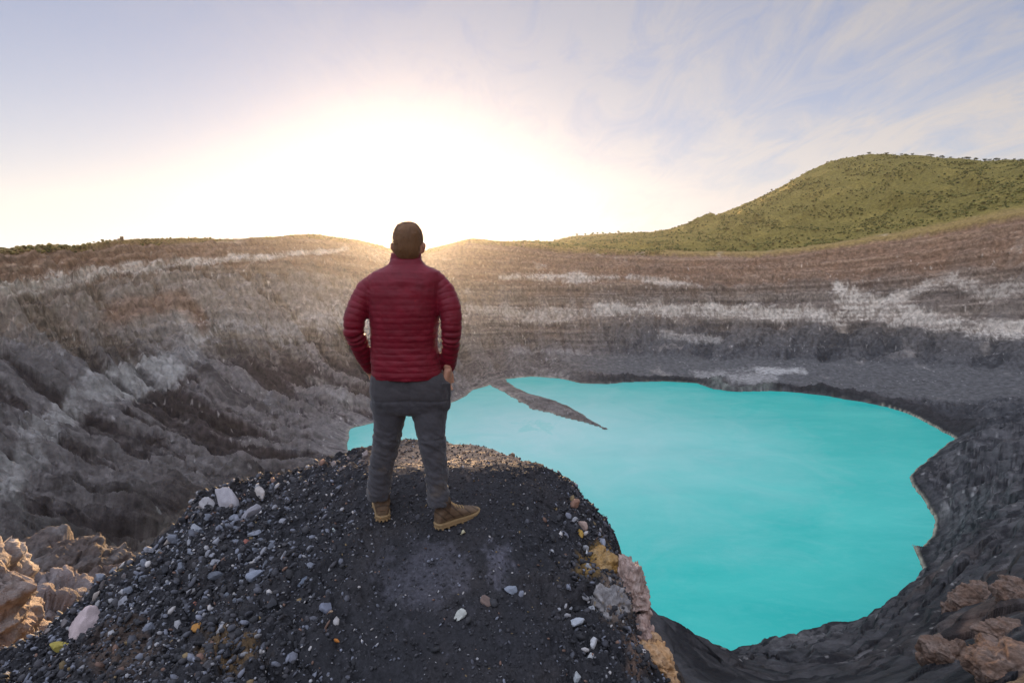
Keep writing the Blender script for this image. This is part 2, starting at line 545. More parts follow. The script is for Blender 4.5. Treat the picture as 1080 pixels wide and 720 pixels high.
# upper walls: iron-brown ash
brown = sstep(6.6, 7.3, T) * (1 - sstep(8.1, 8.5, T))
col = lerpc(col, brown * (.55 + .3 * n1), [.26, .155, .10])
col = lerpc(col, brown * sstep(0, .5, nst) * .5, [.33, .24, .17])
# left rim top has golden scrub
gold = sstep(7.88, 7.98, T + .06 * n2) * (1 - sstep(8.6, 9, T))
col = lerpc(col, gold * .75, [.26, .20, .07])
# dark scree fans
scree = sstep(1.8, 2.3, T) * (1 - sstep(4.9, 5.5, T + .3 * gul + .2 * n1)) * left
col = lerpc(col, scree * .85, [.085, .068, .070])
col = lerpc(col, scree * sstep(.1, .5, n2) * .45, [.20, .175, .17])
# lower right slope, blue-black lava
lr = (1 - sstep(5.6, 6.5, T + .3 * n1)) * sstep(600, 680, PXb)
col = lerpc(col, lr * .85, [.085, .088, .098])
col = lerpc(col, lr * sstep(.1, .5, n2) * .4, [.17, .17, .18])
col = lerpc(col, lr * (1 - sstep(1.4, 2.6, T)) * .6 * sstep(-.2, .5, n1), [.12, .085, .075])
rb = (1 - sstep(2.1, 2.5, T)) * sstep(930, 990, PXb + 60 * n1)
col = lerpc(col, rb * sstep(0, .35, lump) * .7, [.27, .155, .10])
col = lerpc(col, flat * .6, [.19, .18, .175])
# pale mineral bands
ragged = .6 * n2 + .9 * n3 + .3 * gul2
W = [
    ([(-60, 318, 9), (0, 309, 10), (60, 297, 9), (130, 283, 7), (200, 277, 5), (300, 269, 3), (370, 262, 2)], .95),
    ([(195, 338, 10), (208, 358, 14), (185, 378, 18), (150, 395, 20), (105, 418, 20), (70, 445, 18), (35, 485, 18), (15, 540, 20)], .95),
    ([(235, 345, 9), (300, 348, 13), (350, 330, 13), (395, 345, 13)], .65),
    ([(330, 400, 8), (370, 425, 9)], .45),
    ([(528, 292, 3.5), (600, 293, 5), (650, 293, 3.5)], .75),
    ([(662, 292, 3), (700, 297, 4), (740, 302, 2)], .6),
    ([(495, 326, 5), (560, 333, 9), (635, 330, 6)], .5),
    ([(630, 326, 6), (700, 326, 7), (760, 329, 7), (830, 331, 8), (882, 333, 6)], .9),
    ([(884, 302, 6), (893, 318, 15), (930, 328, 13), (985, 338, 10), (1040, 345, 11), (1100, 348, 10)], .95),
    ([(940, 318, 5), (1000, 292, 7), (1040, 310, 10), (1090, 300, 9)], .6),
    ([(700, 352, 5), (760, 358, 4)], .5),
    ([(540, 368, 4), (620, 372, 3)], .35),
    ([(740, 400, 9), (800, 400, 9), (812, 398, 7)], .5),
    ([(800, 391, 3), (850, 392, 3)], .8),
    ([(1000, 520, 4), (992, 548, 5), (975, 575, 3)], .45),
]
for pts, k_ in W:
    m = poly_mask(pts, None, .8)
    mm = sstep(.30, .95, m * .9 + (.8 * ragged + .9 * brk - .05 - .35 * sstep(.5, .62, fr2) * (T > 5)) * (m > 0.01))
    col = lerpc(col, k_ * .55 * sstep(.12, .8, m * .8 + .5 * brk + .2 * n1), [.34, .30, .27])
    col = lerpc(col, k_ * .72 * mm, [.47, .45, .43])
# pale grit on ribs, dark ash in gullies, with relief shade put into colour
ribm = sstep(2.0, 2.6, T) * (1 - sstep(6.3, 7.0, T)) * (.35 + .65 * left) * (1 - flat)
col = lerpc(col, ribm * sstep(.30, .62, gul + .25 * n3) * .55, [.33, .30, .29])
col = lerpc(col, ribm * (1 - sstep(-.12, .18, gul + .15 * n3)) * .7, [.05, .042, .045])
fl = lowr * sstep(-.1, .25, fbm(Z / 2.4, X / 60, 4, 95, .6))
col = lerpc(col, fl * .75, [.035, .035, .042])
col = lerpc(col, lowr * sstep(.25, .5, fbm(Z / 1.7 + 9, X / 50, 4, 96, .6)) * .7, [.23, .215, .215])
col = lerpc(col, left * bench * sstep(.1, .4, fbm(wob * 6 + 3, wa / 260, 4, 97, .7)) * .5, [.36, .30, .245])
col = lerpc(col, left * scree * sstep(.2, .5, fbm(wa / 14, wr / 220, 5, 98, .6)) * .5, [.045, .038, .040])
rs = poly_mask([(120, 330, 12), (190, 315, 10), (215, 345, 8)], None)
col = lerpc(col, .5 * rs, [.25, .14, .09])
# scattered pale rubble
sp = sstep(.52, .62, pnoise(X / 2.6 * 1, Y / 2.6, 71) * .7 + .5 * n1) * (T > 1.0) * (T < 7.6)
col = lerpc(col, sp * .55, [.5, .47, .45])
# dark wet foot of the far bank, with the streaked pale cliff at the water's edge
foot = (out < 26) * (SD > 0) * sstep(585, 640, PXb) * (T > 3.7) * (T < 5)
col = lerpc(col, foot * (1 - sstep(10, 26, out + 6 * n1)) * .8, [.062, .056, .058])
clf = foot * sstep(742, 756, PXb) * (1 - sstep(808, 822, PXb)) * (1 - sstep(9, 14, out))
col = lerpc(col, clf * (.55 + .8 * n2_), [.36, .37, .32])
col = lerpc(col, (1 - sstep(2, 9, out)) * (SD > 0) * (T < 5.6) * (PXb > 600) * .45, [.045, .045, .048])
# pale tide line around the water
tide = (.25 + .75 * (PXb > 930)) * (1 - sstep(.5, 1.6, Z - LAKE_Z)) * (Z > LAKE_Z - .5) * (T < 5.6)
col = lerpc(col, tide * .65, [.55, .50, .36])
# vegetation on the outer hill
veg = sstep(8.08, 8.25, T + .05 * n2) * sstep(500, 600, PXb) + hillm
veg = np.clip(veg, 0, 1)
col = lerpc(col, veg, [.23, .185, .048])
col = lerpc(col, veg * sstep(-.1, .5, fbm(X / 60, Y / 60, 4, 81)) * .7, [.34, .26, .07])
col = col * (1 + .35 * np.clip(n3, -1, 1) * (1 - .5 * veg))[..., None]
warm = (sstep(4.8, 6.2, T) * (1 - veg))[..., None]  # tan of the upper walls, with the golden haze glow put into the colour
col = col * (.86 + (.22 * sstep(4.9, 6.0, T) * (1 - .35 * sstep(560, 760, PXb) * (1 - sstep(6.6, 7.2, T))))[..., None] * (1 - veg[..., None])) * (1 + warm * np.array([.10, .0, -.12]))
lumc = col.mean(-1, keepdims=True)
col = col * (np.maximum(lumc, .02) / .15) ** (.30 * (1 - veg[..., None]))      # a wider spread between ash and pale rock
col = np.clip(col, .015, .8)

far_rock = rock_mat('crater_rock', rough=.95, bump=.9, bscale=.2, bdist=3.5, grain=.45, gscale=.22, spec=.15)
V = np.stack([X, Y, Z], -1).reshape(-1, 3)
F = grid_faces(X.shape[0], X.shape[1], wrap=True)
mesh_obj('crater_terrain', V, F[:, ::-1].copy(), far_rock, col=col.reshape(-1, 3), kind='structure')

# ------------------------------------------------------------------ lake water
mw = bpy.data.materials.new('lake_water')
mw.use_nodes = True
t = mw.node_tree
b = t.nodes['Principled BSDF']
g = t.nodes.new('ShaderNodeNewGeometry').outputs['Position']
mpp = t.nodes.new('ShaderNodeMapping')
mpp.inputs['Rotation'].default_value = (0, 0, R(-25))
mpp.inputs['Scale'].default_value = (.009, .02, 1)
t.links.new(g, mpp.inputs[0])
f = ramp(t, noise(t, mpp.outputs[0], 1.0, 7, .6, .8), [(.38, 0.0), (.72, 1.0)])
c = mixc(t, f, (.008, .50, .43), (.05, .58, .49))
# milky upwelling beside the spit
vd = t.nodes.new('ShaderNodeVectorMath'); vd.operation = 'DISTANCE'
q = on_lake(560, 450)
vd.inputs[1].default_value = (q[0], q[1], LAKE_Z)
t.links.new(g, vd.inputs[0])
dd = mathn(t, 'ADD', vd.outputs['Value'], mathn(t, 'MULTIPLY', mathn(t, 'SUBTRACT', noise(t, g, .025, 8, .65, .8), .5), 130))
milk = ramp(t, mathn(t, 'DIVIDE', dd, 300), [(0.0, .8), (.03, .62), (.06, .9), (.16, .72), (.75, 0.0)])
c = mixc(t, milk, c, (.42, .66, .62))
fine = ramp(t, noise(t, mpp.outputs[0], 7.0, 8, .7, .6), [(.48, 0.0), (.85, .22)])
c = mixc(t, fine, c, (.22, .66, .60))
sc_ = ramp(t, noise(t, g, .35, 5, .75), [(.66, 0.0), (.74, .5)])
c = mixc(t, mathn(t, 'MULTIPLY', sc_, fine), c, (.5, .72, .66))
t.links.new(c, b.inputs['Base Color'])
b.inputs['Roughness'].default_value = .2
b.inputs['Specular IOR Level'].default_value = .5
bn = t.nodes.new('ShaderNodeBump')
bn.inputs['Strength'].default_value = .25
bn.inputs['Distance'].default_value = .3
t.links.new(noise(t, g, .5, 5, .6), bn.inputs['Height'])
t.links.new(bn.outputs[0], b.inputs['Normal'])
x0, x1, y0, y1 = -360, 460, 60, 760
gx, gy = np.meshgrid(np.linspace(x0, x1, 30), np.linspace(y0, y1, 30))
keep = seg_dist(gx, gy, LP)
WV = np.stack([gx, gy, np.full(gx.shape, LAKE_Z)], -1).reshape(-1, 3)
WF = grid_faces(30, 30)
kf = keep.ravel()[WF].min(1) < 30
mesh_obj('lake_water', WV, WF[kf], mw, kind='structure')

# ------------------------------------------------------------------ the mound of black gravel in the foreground
KN = [
    [(540, 3000, .45), (541, 3000, .45)],
    [(-500, 900, 1.5), (-100, 800, 1.75), (100, 780, 1.8), (300, 765, 1.95), (540, 765, 1.95), (700, 790, 1.85), (1000, 900, 1.4), (1500, 1100, 1.0)],
    [(-500, 830, 2.1), (-100, 770, 2.3), (0, 742, 2.4), (100, 695, 2.55), (200, 645, 2.7), (300, 602, 2.85), (380, 560, 3.12),
     (500, 560, 3.12), (600, 602, 2.85), (650, 655, 2.65), (680, 715, 2.4), (720, 790, 2.2), (1000, 900, 1.7), (1500, 1100, 1.2)],
    [(-500, 790, 2.6), (-100, 745, 2.6), (0, 700, 2.85), (60, 657, 3.1), (100, 625, 3.3), (140, 594, 3.45), (180, 563, 3.6),
     (215, 530, 3.8), (250, 515, 3.9), (300, 503, 4.0), (340, 490, 4.1), (370, 478, 4.2), (400, 470, 4.35), (430, 465, 4.45), (470, 468, 4.45), (510, 474, 4.4),
     (540, 483, 4.3), (565, 495, 4.15), (590, 508, 4.0), (607, 520, 3.9), (615, 540, 3.75), (640, 562, 3.6), (652, 585, 3.45),
     (662, 612, 3.25), (674, 652, 3.0), (690, 690, 2.8), (705, 722, 2.65), (745, 800, 2.35), (1000, 900, 1.9), (1500, 1100, 1.4)],
]
AZK = np.concatenate([np.linspace(R(-58), R(58), 1100), np.linspace(R(58), R(302), 90)[1:-1]])
AZKs = (AZK + math.pi) % (2 * math.pi) - math.pi
kr, kz = [], []
for i, cv in enumerate(KN):
    if i == 0:
        kr.append(np.full(AZK.shape, .25)); kz.append(np.full(AZK.shape, -1.63)); continue
    P = np.array([unproj(*p) for p in cv])
    a = np.arctan2(P[:, 0], P[:, 1]); r = np.hypot(P[:, 0], P[:, 1]); o_ = np.argsort(a)
    a = np.concatenate([[-math.pi], a[o_], [math.pi]])
    rm, zm = .5 * (r[o_][0] + r[o_][-1]), .5 * (P[o_[0], 2] + P[o_[-1], 2])
    kr.append(np.interp(AZKs, a, np.concatenate([[rm], r[o_], [rm]])))
    kz.append(np.interp(AZKs, a, np.concatenate([[zm], P[o_, 2], [zm]])))
for dr, dz in ((.25, -.16), (.7, -.75), (2.0, -2.8), (4.5, -7.0), (12, -24)):
    kr.append(kr[3] + dr); kz.append(kz[3] + dz)
kr, kz = np.array(kr), np.array(kz)
KROWS = [10, 90, 280, 60, 40, 40, 20, 10]
tk = np.concatenate([np.linspace(i, i + 1, n, endpoint=False) for i, n in enumerate(KROWS)] + [[len(KROWS)]])
i0 = np.minimum(tk.astype(int), len(KROWS) - 1)
ft = (tk - i0)[:, None]
KR = kr[i0] * (1 - ft) + kr[i0 + 1] * ft
KZ = kz[i0] * (1 - ft) + kz[i0 + 1] * ft
kk = np.exp(-np.linspace(-2, 2, 21) ** 2); kk /= kk.sum()
Zp = np.pad(KZ, ((10, 10), (0, 0)), 'edge')
KZs = sum(kk[i] * Zp[i:i + len(tk)] for i in range(21))
wr_ = sstep(2.6, 2.95, tk)[:, None] * (1 - sstep(3.05, 3.6, tk))[:, None]
KZ = KZs * (1 - wr_) + KZ * wr_
KX, KY = KR * np.sin(AZK)[None], KR * np.cos(AZK)[None]
TK = np.broadcast_to(tk[:, None], KX.shape)
kpx, kpy = proj(KX, KY, KZ)
path = np.exp(-((kpx - 470) / 110) ** 2)
KZ = KZ + .115 * np.exp(-((KX + .15) / .85) ** 2) * np.exp(-((KY - 3.72) / .36) ** 2)
lumpy = 1 - .75 * path
q0 = fbm(KX * 4, KY * 4, 3, 110)
rimk = sstep(2.6, 2.95, TK) * (1 - sstep(3.1, 3.8, TK))
KZ = KZ + rimk * (.035 * fbm(KX * 3.1, KY * 3.1, 4, 108, .6) + .02) * (1 - .6 * path)
# flanks: ribs running down both sides
KZ = KZ + lumpy * (.075 * fbm(KX * 2.2, KY * 2.2, 5, 101, .5) + .035 * fbm(KX * 5.5, KY * 5.5, 4, 107, .6, ridged=True)) + .024 * fbm(KX * 7, KY * 7, 5, 102, .6) \
    + .008 * fbm(KX * 22, KY * 22, 4, 103, .6, ridged=True) * (.5 + lumpy)
rightf = sstep(585, 640, kpx) * (TK > 1.2) * (1 - sstep(3.3, 4, TK))
KZ = KZ + rightf * (.06 * fbm(KX * 5, KY * 5, 5, 104, .55, ridged=True))
kb1, kg1 = worley(KX * 5.5 + .6 * q0, KY * 5.5 - .6 * q0, 13)
kb2, kg2 = worley(KX * 14 + .5 * q0, KY * 14, 14)
KZ = KZ + lumpy ** 2 * (.030 * kb1 - .03 * (1 - sstep(0, .15, kg1)) + .014 * kb2 - .012 * (1 - sstep(0, .2, kg2)))
outer = sstep(3.2, 4.5, TK)
KZ = KZ + outer * .5 * fbm(KX / 1.5, KY / 1.5, 5, 105, .55)
q1 = fbm(KX * 2.0, KY * 2.0, 5, 111, .6)
q2 = fbm(KX * 9, KY * 9, 5, 112, .65)
q3 = fbm(KX * 40, KY * 40, 3, 113, .7)
kc = np.zeros(KX.shape + (3,)) + np.array([.024, .023, .027])
kc = lerpc(kc, sstep(-.1, .5, q1) * .5, [.045, .038, .038])
def kblob(cx, cy, rx, ry):
    return np.exp(-((kpx - cx) / rx) ** 2 - ((kpy - cy) / ry) ** 2)
kc = lerpc(kc, sstep(.25, .75, kblob(450, 610, 60, 45) * .8 + .8 * q2) * .22, [.20, .19, .23])
kc = lerpc(kc, sstep(.35, .8, kblob(525, 595, 22, 30) * .8 + .8 * q2) * .4, [.19, .18, .22])
kc = lerpc(kc, sstep(.3, .8, kblob(485, 488, 110, 26) + .4 * q2) * .8, [.38, .27, .19])  # tan crest, lightened so the colour stands in for golden sunlight
kc = lerpc(kc, sstep(.3, .8, kblob(240, 690, 40, 35) + .5 * q2) * .6, [.20, .12, .05])
kc = lerpc(kc, sstep(.35, .8, kblob(130, 690, 50, 40) + .5 * q2) * .5, [.12, .075, .05])
kc = lerpc(kc, sstep(.3, .8, kblob(630, 600, 26, 22) + .4 * q2) * .75, [.34, .20, .05])
kc = lerpc(kc, sstep(.3, .8, kblob(655, 640, 24, 34) + .4 * q2) * .7, [.30, .22, .17])
kc = lerpc(kc, sstep(.3, .8, kblob(680, 695, 26, 30) + .4 * q2) * .7, [.32, .20, .14])
kc = lerpc(kc, outer * .7, [.16, .12, .09])
kc = np.clip(kc * (1 + .5 * np.clip(q3, -1, 1))[..., None], .012, .6)
gravel_ground = rock_mat('black_gravel', rough=.85, bump=.8, bscale=38, bdist=.02, grain=.45, gscale=60, spec=.35)
KV = np.stack([KX, KY, KZ], -1).reshape(-1, 3)
KF = grid_faces(KX.shape[0], KX.shape[1], wrap=True)
capi = len(KV)
KV = np.concatenate([KV, [[0, 0, -1.63]]])
kcf = np.concatenate([kc.reshape(-1, 3), [[.05, .05, .05]]])
mound = mesh_obj('gravel_mound', KV, KF[:, ::-1].copy(), gravel_ground, col=kcf, kind='structure')
# ------------------------------------------------------------------ stones
def ico(sub):
    bm = bmesh.new()
    bmesh.ops.create_icosphere(bm, subdivisions=sub, radius=1)
    bm.verts.ensure_lookup_table()
    V = np.array([v.co[:] for v in bm.verts])
    F = np.array([[v.index for v in f.verts] for f in bm.faces])
    bm.free()
    return V, F


ICO = {k: ico(k) for k in (1, 2, 3, 4, 5, 6, 7)}


def n3(P, s, seed, o=4, gain=.5, ridged=False):
    x, y, z = P[:, 0] * s, P[:, 1] * s, P[:, 2] * s
    return (fbm(x + .37 * z, y - .41 * z, o, seed, gain, ridged=ridged) + fbm(y + .3 * x, z + 5.2, o, seed + 5, gain, ridged=ridged)
            + fbm(z - 3.1, x + .35 * y, o, seed + 9, gain, ridged=ridged)) / 3 * 1.6


def rock_shape(seed, sub=3, cuts=9, rough=.10, size=(1, 1, 1), lo=.62):
    rg = np.random.RandomState(seed)
    V, F = ICO[sub]
    V = V.copy()
    for _ in range(cuts):
        n = rg.normal(size=3); n /= np.linalg.norm(n)
        d = rg.uniform(lo, .92)
        s = V @ n
        V -= np.clip(s - d, 0, None)[:, None] * n * .92
    V = V * (1 + .22 * n3(V, 1.1, seed, 3)[:, None] + rough * n3(V, 3.2, seed + 3, 4, .6)[:, None])
    return V * np.array(size), F


def rot_rand(rg, tilt=.5):
    return Matrix.Rotation(rg.uniform(0, 6.283), 3, 'Z') @ Matrix.Rotation(rg.normal() * tilt, 3, 'X') @ Matrix.Rotation(rg.normal() * tilt, 3, 'Y')


stone_mat = rock_mat('loose_stone', rough=.8, bump=.5, bscale=60, bdist=.01, grain=.35, gscale=35, spec=.35)
crag_mat = rock_mat('crag_stone', rough=.9, bump=.9, bscale=2.2, bdist=.5, grain=.4, gscale=1.6, spec=.2)
vis = (TK > .8) & (TK < 3.12)
vi = np.where(vis.ravel())[0]
KP = np.stack([KX, KY, KZ], -1)
dr_ = np.roll(KP, -1, 1) - np.roll(KP, 1, 1)
dt_ = np.gradient(KP, axis=0)
KN_ = np.cross(dr_, dt_)
KN_ /= np.linalg.norm(KN_, axis=-1, keepdims=True) + 1e-12
KN_ = np.where(KN_[..., 2:3] < 0, -KN_, KN_).reshape(-1, 3)
KPf = KP.reshape(-1, 3)
ppx, ppy = proj(KPf[:, 0], KPf[:, 1], KPf[:, 2])
area = (np.linalg.norm(dr_, axis=-1) * np.linalg.norm(dt_, axis=-1)).ravel()
vi = vi[(ppx[vi] > -80) & (ppx[vi] < 1160) & (ppy[vi] < 800)]
rg = np.random.RandomState(7)
SH1 = [rock_shape(300 + i, 2 if i < 0 else 1, 3, 0, (1, .8, .6), .75)[0] for i in range(12)]
F1 = ICO[1][1]
bmI = bmesh.new(); bmesh.ops.create_icosphere(bmI, subdivisions=1, radius=1); bmI.free()


def palette(rg, n, left):
    base = np.array([[.035, .034, .038], [.055, .052, .058], [.085, .085, .10], [.17, .175, .21], [.30, .29, .30], [.17, .10, .075], [.20, .14, .07], [.42, .39, .38]])
    pr = np.where(left[:, None], [.34, .25, .17, .13, .05, .03, .01, .02], [.50, .27, .12, .05, .02, .02, .01, .01])
    cum = pr.cumsum(1)
    k = (rg.rand(n, 1) > cum).sum(1).clip(0, 7)
    return base[k] * rg.uniform(.75, 1.3, (n, 1))


def scatter(name, n, smin, smax, seed, dens, label, power=2.2):
    rg = np.random.RandomState(seed)
    p = area[vi] * dens(ppx[vi], ppy[vi])
    p = p / p.sum()
    ids = rg.choice(vi, n, p=p)
    P = KPf[ids] + rg.normal(size=(n, 3)) * .004
    s = smin + (smax - smin) * rg.rand(n) ** power
    sh = rg.randint(0, len(SH1), n)
    B = np.array(SH1)[sh]                                   # n,42,3
    a = rg.rand(n) * 6.283
    t1, t2 = rg.normal(size=n) * .5, rg.normal(size=n) * .5
    ca, sa_ = np.cos(a), np.sin(a)
    B = np.stack([B[..., 0] * ca[:, None] - B[..., 1] * sa_[:, None], B[..., 0] * sa_[:, None] + B[..., 1] * ca[:, None],
                  B[..., 2] + B[..., 0] * t1[:, None] + B[..., 1] * t2[:, None]], -1)
    B = B * s[:, None, None] + (P + KN_[ids] * (s * .25)[:, None])[:, None, :]
    c = palette(rg, n, ppx[ids] < 400)
    F = (F1[None] + (np.arange(n) * B.shape[1])[:, None, None]).reshape(-1, 3)
    mesh_obj(name, B.reshape(-1, 3), F, stone_mat, smooth=False, col=np.repeat(c, B.shape[1], 0), kind='stuff', label=label)


dl = lambda x, y: .35 + 1.6 * sstep(420, 300, x) + .7 * sstep(540, 600, x)
scatter('gravel', 26000, .003, .011, 1, lambda x, y: .6 + 0 * x, 'fine black and grey volcanic gravel covering the mound')
scatter('rubble', 5200, .009, .028, 2, lambda x, y: .06 + 1.5 * sstep(400, 250, x) + .7 * sstep(570, 610, x), 'loose walnut sized rubble lying over the black gravel', 2.6)

# individual stones
SHAPES = []
for i in range(14):
    v, f = rock_shape(500 + i, 4, 16 if i % 2 else 13, .15, (1, .55 + .4 * rg.rand(), .5 + .3 * rg.rand()), .42)
    SHAPES.append((v, f))
_mesh_cache = {}


def stone_mesh(k, c, mat=None, sub=None):
    key = (k, tuple(np.round(c, 3)))
    if key not in _mesh_cache:
        v, f = SHAPES[k]
        r = n3(v, 2.3, 40 + k, 4, .6)[:, None]
        cc = np.clip(np.array(c) * (1 + .45 * r), .01, .85)
        o = mesh_obj('stone', v, f, mat or stone_mat, col=cc)
        _mesh_cache[key] = o.data
        bpy.data.objects.remove(o)
    return _mesh_cache[key]


placed = []


def put_stone(i, size, k, c, label, group=None, name='stone', cat='stone', sink=.3, aspect=(1, 1, 1), mat=None):
    o = bpy.data.objects.new(name, stone_mesh(k, c))
    COL.objects.link(o)
    p, n = Vector(KPf[i]), Vector(KN_[i])
    o.location = p + n * size * sink
    o.rotation_mode = 'QUATERNION'
    o.rotation_quaternion = n.to_track_quat('Z', 'Y') @ rot_rand(rg, .35).to_quaternion()
    o.scale = (size * aspect[0], size * aspect[1], size * aspect[2])
    placed.append((p, size))
    return tag(o, label, cat, group)


def at_px(px, py, lim=3.12):
    d = (ppx[vi] - px) ** 2 + (ppy[vi] - py) ** 2
    return vi[d.argmin()]


SPECIAL = [  # px, py, half size in px, shape, colour, label, name, aspect
    (92, 660, 22, 1, (.50, .40, .40), 'big pale pink and white stone low on the left edge of the mound', 'boulder', (1.05, .9, 1.0)),
    (64, 684, 11, 3, (.42, .34, .08), 'yellow sulphur stained stone just below the big pale pink one', 'stone', (1, 1, 1)),
    (243, 529, 18, 5, (.33, .31, .33), 'broad pale block on the left crest of the mound, largest one up there', 'boulder', (1.2, .8, .8)),
    (264, 545, 14, 7, (.31, .30, .33), 'tall pale stone leaning just below the broad block on the left crest', 'stone', (.7, .8, 1.2)),
    (222, 530, 9, 2, (.36, .34, .35), 'rounded grey stone on the skyline left of the broad pale block', 'stone', (1.2, 1, .8)),
    (276, 520, 8, 4, (.42, .38, .36), 'sunlit cream stone on the crest right of the broad pale block', 'stone', (1, 1, 1)),
    (210, 558, 9, 6, (.30, .31, .34), 'round blue grey cobble below the left crest', 'cobble', (1, 1, .9)),
    (270, 608, 12, 8, (.24, .26, .32), 'blue grey oval cobble halfway down the left flank', 'cobble', (.8, 1.2, 1)),
    (320, 613, 8, 9, (.15, .17, .22), 'smooth dark blue cobble lying alone left of centre in the gravel', 'cobble', (1, 1, .8)),
    (343, 641, 8, 10, (.17, .18, .23), 'grey blue stone with a small tan one touching it, left of centre', 'cobble', (.9, 1.2, .8)),
    (349, 646, 4, 11, (.40, .27, .18), 'small tan stone touching the grey blue cobble left of centre', 'stone', (1, 1, 1)),
    (207, 662, 7, 12, (.42, .20, .05), 'flat rusty orange stone low on the left flank', 'stone', (1.2, .8, .6)),
    (354, 676, 4, 0, (.55, .20, .04), 'tiny bright orange stone in the dark gravel near the bottom', 'stone', (1, 1, 1)),
    (484, 649, 9, 13, (.50, .50, .46), 'chalky white broken flake in the gravel below the walking boots', 'stone', (1, .9, .35)),
    (489, 563, 5, 1, (.52, .46, .30), 'cream pebble just below the right boot', 'pebble', (1, 1, .7)),
    (512, 634, 8, 2, (.20, .14, .12), 'flat brown stone at the rim of the grey dusty patch', 'stone', (1.3, .9, .5)),
    (537, 623, 7, 3, (.24, .26, .31), 'small pale blue stone right of the grey dusty patch', 'stone', (1.1, 1, .6)),
    (606, 657, 9, 4, (.40, .42, .46), 'pale bluish stone left of the ochre boulder', 'stone', (1.2, .9, .7)),
    (623, 676, 8, 5, (.48, .47, .48), 'white stone with a lean to the right, below the pale bluish one', 'stone', (.9, 1.1, .8)),
    (624, 695, 9, 6, (.46, .46, .47), 'white lump near the bottom of the right flank', 'stone', (1.1, .9, .7)),
    (608, 716, 8, 7, (.40, .41, .42), 'grey white lump cut by the bottom edge of the photo', 'stone', (1, 1, .8)),
    (352, 560, 5, 8, (.40, .44, .44), 'thin upright white sliver in the gravel left of the boots', 'pebble', (.35, .4, 1.2)),
    (205, 640, 6, 9, (.33, .13, .09), 'brick red stone halfway down the left flank', 'stone', (1, 1, 1)),
    (260, 574, 6, 10, (.34, .13, .10), 'dull red stone under the leaning pale one', 'stone', (1.1, 1, .8)),
    (605, 532, 9, 11, (.30, .17, .12), 'reddish brown stone on the right edge of the crest', 'stone', (1, 1, 1.2)),
    (612, 555, 7, 12, (.36, .26, .22), 'pinkish stone below the reddish brown one on the right edge', 'stone', (1, 1, 1)),
    (611, 562, 6, 0, (.45, .27, .06), 'amber stone beside the pinkish one on the right edge', 'stone', (1, 1, .8)),
    (632, 574, 9, 1, (.30, .31, .36), 'angular grey stone high on the right flank', 'stone', (1.2, 1, .8)),
    (619, 585, 6, 3, (.55, .55, .56), 'small white squared stone among grey ones on the right flank', 'stone', (1, .8, .8)),
    (644, 590, 8, 5, (.33, .30, .38), 'lilac grey stone at the right edge above the ochre boulder', 'stone', (1, 1, .9)),
]
for (x, y, s, k, c, lab, nm, asp) in SPECIAL:
    i = at_px(x, y)
    d = KPf[i][1] * CP - KPf[i][2] * SP
    put_stone(i, s / FPX * d, k, c, lab, None, nm, nm, .3, asp)

GROUPS = [
    ('rounded grey cobble half sunk in black gravel on the left flank', 'grey cobbles on the left flank', 'cobble', 90, (.02, .045), [(.20, .21, .25), (.28, .28, .31), (.14, .15, .18)],
     lambda x, y: np.exp(-((x - 235) / 60) ** 2 - ((y - 575) / 38) ** 2) + .4 * np.exp(-((x - 160) / 50) ** 2 - ((y - 610) / 30) ** 2)),
    ('low sun catching stone bedded along the left skyline of the mound', 'stones along the left skyline', 'stone', 45, (.02, .042), [(.33, .28, .25), (.24, .2, .19), (.16, .14, .14)],
     lambda x, y: (x < 400) * np.exp(-((y - np.interp(x, KX_, KY_)) - 7) ** 2 / 40)),
    ('dark angular stone poking out of the gravel on the left flank', 'dark stones on the left flank', 'stone', 60, (.018, .045), [(.05, .05, .058), (.08, .075, .08)],
     lambda x, y: 1.0 * (x < 330) * (y < 730)),
    ('small angular grey stone in the scatter on the right flank', 'grey stones on the right flank', 'stone', 50, (.010, .026), [(.22, .23, .28), (.36, .36, .38), (.12, .12, .14)],
     lambda x, y: np.exp(-((x - 612) / 22) ** 2) * (y > 520)),
    ('golden brown stone on the sunlit crest behind the boots', 'stones on the sunlit crest', 'stone', 30, (.012, .028), [(.24, .17, .12), (.17, .13, .11)],
     lambda x, y: np.exp(-((y - 484) / 12) ** 2) * (x > 400) * (x < 590)),
]
KX_ = [-100, 0, 60, 100, 140, 180, 215, 250, 300, 340, 370, 400, 430, 470, 510, 540, 565, 590, 607, 615]
KY_ = [745, 700, 657, 625, 594, 563, 530, 515, 503, 490, 478, 470, 465, 468, 474, 483, 495, 508, 520, 540]
for gi, (lab, grp, nm, n, (a, b), cols, dens) in enumerate(GROUPS):
    p = area[vi] * dens(ppx[vi], ppy[vi]) + 1e-12
    p /= p.sum()
    done = 0
    for i in rg.choice(vi, n * 6, p=p):
        s = a + (b - a) * rg.rand() ** 1.7
        P = Vector(KPf[i])
        if any((P - q).length < (s + r) * .75 for q, r in placed) or (abs(P.x + .45) < .5 and 2.9 < P.y < 3.5):
            continue
        put_stone(i, s, rg.randint(0, 14), cols[rg.randint(len(cols))], lab, grp, nm, nm, .25)
        done += 1
        if done >= n:
            break


